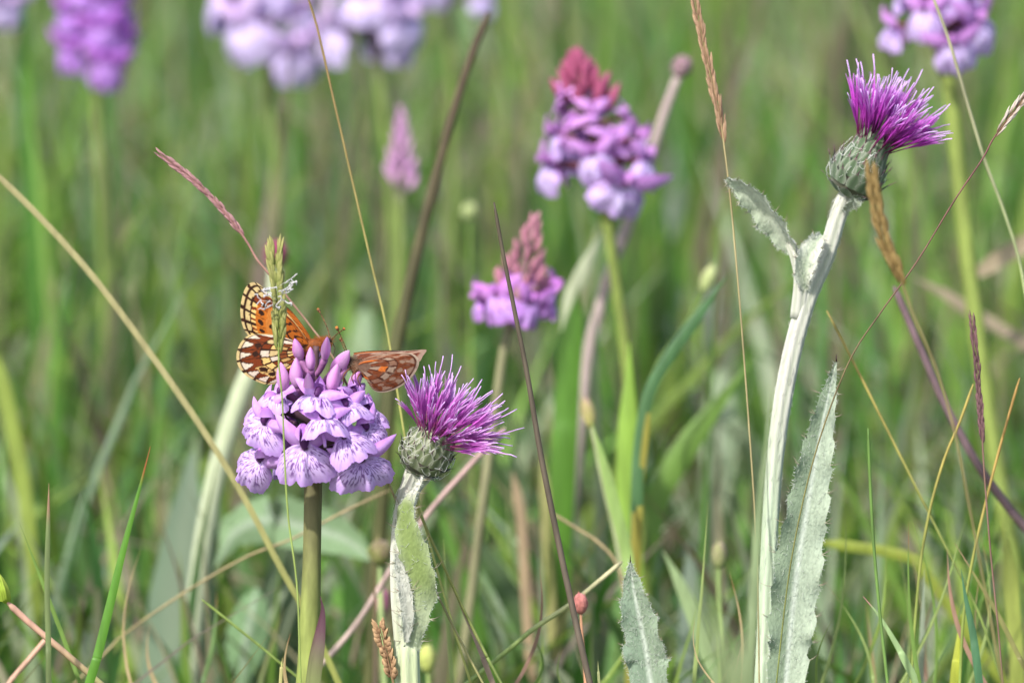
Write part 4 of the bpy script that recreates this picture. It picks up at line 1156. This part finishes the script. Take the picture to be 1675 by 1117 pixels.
blade('bright green broad blade fanning right below the amber blade', [(1230, 590), (1160, 680), (1110, 750), (1070, 830), (1050, 930)], 0.26, 40, srgb(104, 136, 58), taper=.3)
blade('bright green broad blade standing upright in the middle thicket', [(1030, 560), (1028, 660), (1026, 760), (1030, 860), (1036, 960)], 0.20, 36, srgb(128, 160, 62), taper=.3)
blade('yellow-green blade leaning left towards the sedge stem', [(968, 690), (988, 760), (1006, 830), (1024, 900), (1034, 980)], 0.14, 20, srgb(140, 166, 92), taper=.3)
blade('pale blurred blade leaning left behind the grey leaf tip', [(1084, 900), (1110, 950), (1136, 1010), (1160, 1080), (1180, 1140)], 0.17, 24, srgb(140, 160, 112), taper=.3)
blade('dry pinkish blade upright behind the sedge stem', [(838, 770), (850, 830), (856, 900), (860, 980), (866, 1060)], 0.24, 16, srgb(160, 138, 108), taper=.12, name='dead_grass')
blade('dry yellow blade upright between sedge stem and dry pinkish blade', [(886, 740), (893, 830), (896, 900), (900, 980), (906, 1060)], 0.26, 18, srgb(152, 150, 94), taper=.12, name='dead_grass')
stalk('thin tan stalk arching low behind the sedge stem towards the grey leaf', [(905, 840), (940, 862), (980, 888), (1010, 925), (1030, 1000)], 0.13, 2.6, srgb(150, 134, 100), name='dry_stalk')
stalk('pale green stalk slanting up right behind the sedge stem', [(1018, 918), (980, 950), (930, 990), (870, 1030), (810, 1080)], 0.04, 4, srgb(176, 170, 130), srgb(140, 160, 90))
blade('horizontal yellow-green blade lying behind the big grey leaf', [(1330, 885), (1390, 893), (1450, 902), (1500, 918), (1530, 960)], 0.18, 18, srgb(132, 144, 56), taper=.15)
blade('upright yellow blade in the right corner thicket', [(1638, 850), (1648, 900), (1654, 960), (1660, 1040), (1664, 1117)], 0.12, 24, srgb(150, 160, 76), taper=.35)
blade('dark teal-green blade rising in the right corner thicket', [(1572, 930), (1580, 980), (1592, 1040), (1602, 1117)], 0.02, 13, srgb(72, 112, 76), taper=.5)
blade('short yellow blade in the right corner thicket', [(1572, 1004), (1568, 1040), (1564, 1080), (1560, 1117)], 0.04, 14, srgb(180, 186, 70), taper=.6)
blade('pale silvery stalk upright below the crossing yellow stalks', [(1512, 930), (1510, 990), (1508, 1050), (1506, 1117)], 0.07, 9, srgb(140, 150, 126), taper=.4)
blade('short pointed green blade in the bottom centre', [(978, 1080), (979, 1100), (981, 1140)], 0.0, 5, srgb(160, 164, 110), taper=.6)
blade('short pale pointed blade left of the orchid stem foot', [(462, 1075), (460, 1095), (458, 1130)], 0.0, 6, srgb(176, 170, 110), taper=.6)
blade('soft olive blade rising blurred in front of the tall thistle foot', [(1120, 940), (1150, 1000), (1180, 1060), (1200, 1140)], -0.55, 30, srgb(126, 140, 96), taper=.5)
blade('soft green blade rising blurred in front of the grey leaf tip', [(1236, 980), (1225, 1040), (1212, 1100), (1205, 1160)], -0.42, 24, srgb(128, 142, 100), taper=.5)

# ------------------------------------------------------------------ buds and seed heads farther back
def bud_plant(label, head, stem, dep, hr, hh, c1, c2, stemc, stemr, name='budding_plant', cat='plant', tilt=0.0, nscale=14, seed=1, wool=False):
    path = to_ground([W(head[0], head[1], dep)] + [W(x, y, dep) for x, y in stem])
    loc = Vector((path[-1].x, path[-1].y, 0)); s = S(dep)
    root = thing(name, label, cat, loc, 'buds on stalks behind the flowers')
    mb = MB(); sp = spline(path, 40); mb.tube(sp, lambda t: s * stemr * (.75 + .25 * sstep(0, .3, t)), 10, lambda t, an: stemc)
    part('stem', mb, M_WOOL if wool else M_STEM, root)
    rng = random.Random(seed); base = path[0]; ax = (path[0] - sp[3]).normalized(); x, y, z = frame_from(ax)
    mb = MB()
    mb.ell(base + z * (hh * s * .5), hr * s, hr * s, hh * s * .52, lambda u, v: mixc(c2, c1, v), 14, 10, Matrix((x, y, z)).transposed())
    hd = part('bud', mb, M_BRACT, root)
    for k in range(nscale):
        an = k * 2.39996; t = (k + .5) / nscale
        rad = x * cos(an) + y * sin(an)
        p = [base + z * (hh * s * (.10 + .55 * t)) + rad * (hr * s * (sin(pi * (.14 + .6 * t)) * 1.02)), base + z * (hh * s * (.35 + .55 * t)) + rad * (hr * s * (sin(pi * (.3 + .5 * t)) * 1.10)), base + z * (hh * s * (.62 + .62 * t * rng.uniform(.7, 1.2))) + rad * (hr * s * (1.0 - .6 * t) * rng.uniform(.5, 1.6))]
        mb = MB(); mb.ribbon(spline(p, 6), lambda q: hr * s * .6 * (1.02 - q), mixc(c1, c2, rng.random()), side=z.cross(rad), fold=.1)
        part('sepal', mb, M_BRACT, root)
    return root

bud_plant('dark magenta thistle bud on pale blurred stem, just above the chequered butterfly', (450, 440), [(445, 500), (425, 570), (392, 650), (360, 750), (335, 870), (318, 1000), (308, 1117)], 0.24, 19, 46, srgb(110, 62, 70), srgb(150, 40, 96), srgb(164, 172, 140), 16, name='thistle_bud', cat='thistle bud', wool=True)
bud_plant('greyish-mauve thistle bud topping the thick grey-pink stalk behind the crimson-tipped orchid', (1108, 128), [(1085, 190), (1060, 270), (1030, 360), (1006, 420), (982, 500), (962, 580), (950, 700)], 0.28, 16, 38, srgb(130, 114, 110), srgb(150, 108, 126), srgb(160, 144, 138), 10, name='thistle_bud', cat='thistle bud', wool=True)
bud_plant('cream-green flower bud on thin green stem left of the sedge stem tip', (768, 362), [(768, 420), (770, 520), (772, 640), (775, 760)], 0.36, 13, 30, srgb(130, 150, 90), srgb(170, 174, 124), srgb(104, 130, 58), 3.4, seed=2)
bud_plant('pale yellow-green bud slanting right on a dark branching stem', (1150, 478), [(1140, 500), (1110, 550), (1080, 590), (1062, 640), (1050, 740)], 0.24, 12, 46, srgb(150, 166, 100), srgb(172, 178, 126), srgb(96, 122, 62), 3.4, seed=3)
bud_plant('yellow-green bulb bud with mauve top right of the sedge stem', (968, 700), [(975, 730), (990, 800), (1008, 880), (1020, 960)], 0.17, 11, 50, srgb(170, 174, 84), srgb(150, 116, 116), srgb(150, 156, 116), 4.5, seed=4)
bud_plant('small dark bud with yellow-green base left of the white thistle stem', (622, 925), [(622, 960), (624, 1020), (628, 1090)], 0.16, 20, 42, srgb(120, 132, 56), srgb(120, 98, 88), srgb(150, 168, 110), 5, seed=5)
bud_plant('reddish-pink crumpled seed head touching the sedge stem', (950, 1004), [(952, 1040), (956, 1080), (958, 1117)], 0.03, 12, 34, srgb(150, 90, 80), srgb(206, 132, 124), srgb(176, 130, 100), 3, seed=6, name='seed_head', cat='seed head')
bud_plant('yellow-green bud low beside the white thistle stem foot', (700, 1100), [(702, 1130), (704, 1160)], 0.14, 14, 46, srgb(166, 176, 90), srgb(176, 182, 106), srgb(140, 156, 90), 4, seed=7)
bud_plant('dull green bud with mauve crown low behind the tall thistle stem', (1176, 930), [(1176, 960), (1178, 1020), (1180, 1080)], 0.16, 12, 44, srgb(130, 148, 76), srgb(150, 128, 116), srgb(130, 150, 90), 4, seed=8)
bud_plant('magenta bud shape standing in for a fallen petal, low between orchid and white thistle stem', (625, 1006), [(626, 1040), (628, 1090), (630, 1130)], 0.19, 12, 44, srgb(130, 96, 86), srgb(176, 92, 140), srgb(150, 150, 100), 4, seed=9)  # bud on a stalk stands in for a blurred fallen petal

# pale grey-green thistle leaves blurred low behind the orchid
def soft_leaf(label, pts, dep, wpx, c, seed):
    path = [W(x, y, dep) for x, y in pts]
    path = to_ground(path); origin = Vector((path[-1].x, path[-1].y, 0)); s = S(dep)
    mb = MB(); sp = spline(path, 36); n = len(pts) - 1; k = n / (len(path) - 1)
    mb.ribbon(sp, lambda t: s * (1 + wpx * (sin(pi * min(1, t / k)) ** .7 if t < k else 0) * (1 + .08 * sin(t * 90))), lambda t, u: mixc(c, (.42, .46, .38), .5 * max(0, 1 - abs(u) * 3)), fold=.12, nu=6)
    solo('herb_leaf', mb, M_LEAF, origin, label, 'leaf', 'soft grey-green leaves')
soft_leaf('grey-green broad leaf lying level just behind the orchid stem', [(610, 915), (560, 880), (500, 862), (440, 850), (385, 870), (350, 930)], 0.24, 80, srgb(118, 142, 104), 1)
soft_leaf('grey-green upright leaf with blunt top behind the rust-brown butterfly', [(600, 500), (596, 545), (590, 600), (586, 680), (588, 770)], 0.50, 52, srgb(126, 148, 110), 2)
soft_leaf('pale bluish leaf standing between the rusty tipped blade and pale blurred stem', [(278, 860), (276, 910), (274, 960), (272, 1020)], 0.26, 34, srgb(150, 168, 136), 3)
soft_leaf('grey-green leaf low behind the foot of the orchid', [(420, 960), (410, 1010), (400, 1070), (396, 1130)], 0.24, 66, srgb(108, 136, 96), 4)
soft_leaf('grey-green leaf low behind the sedge stem, right of the dry blades', [(800, 900), (812, 960), (820, 1030), (828, 1110)], 0.28, 64, srgb(112, 136, 98), 5)
soft_leaf('grey-green leaf standing behind the tall thistle stem at mid height', [(1180, 600), (1178, 680), (1176, 760), (1180, 850)], 0.40, 60, srgb(140, 156, 122), 6)

# ------------------------------------------------------------------ thin strands standing in the lower thicket
rs = random.Random(77)
for k in range(34):
    x0 = rs.uniform(0, 1675) if k % 2 else rs.uniform(1050, 1675); yt = rs.uniform(820, 1060); dep = rs.uniform(0.01, 0.12)
    if 480 < x0 < 700 or 1240 < x0 < 1330: x0 += 220
    ln = rs.uniform(-.5, .5); bow = rs.uniform(-30, 30)
    pts = [(x0 + ln * q * (1150 - yt) + bow * sin(pi * q), yt + q * (1150 - yt)) for q in (0, .25, .5, .75, 1)]
    green = k % 3 != 0
    c = rs.choice([srgb(104, 132, 58), srgb(124, 146, 66), srgb(96, 122, 70), srgb(140, 156, 90)]) if green else rs.choice([srgb(156, 136, 96), srgb(150, 118, 98), srgb(170, 150, 110)])
    near = [b for a, b in ((350, 'near the pale blurred stem'), (620, 'near the orchid stem'), (800, 'near the white thistle stem'), (1000, 'near the sedge stem'), (1200, 'near the grey leaf tip'), (1420, 'near the big grey leaf'), (9999, 'below the dark purple spike')) if x0 < a][0]
    wpx = rs.uniform(3, 8); rust = rs.choice([.1, .8])
    lab = '%s %s grass strand %s, %s, %s' % ('broad' if wpx > 5.5 else 'hair-thin', 'green' if green else 'dry tan', 'standing upright' if abs(ln) < .15 else ('leaning right' if ln < 0 else 'leaning left'), 'tipped rusty' if rust > .5 else 'plain', near)
    blade(lab, pts, dep, wpx, c, mixc(c, srgb(150, 100, 70), rust), taper=rs.uniform(.3, .7), group='thin green strands low down' if green else 'thin tan strands low down', name='grass_strand' if green else 'dry_strand')
blade('soft grey-green blade blurred against the lower part of the bare white stem', [(1262, 640), (1252, 740), (1240, 860), (1232, 980), (1226, 1100)], -0.16, 15, srgb(126, 142, 100), taper=.5)
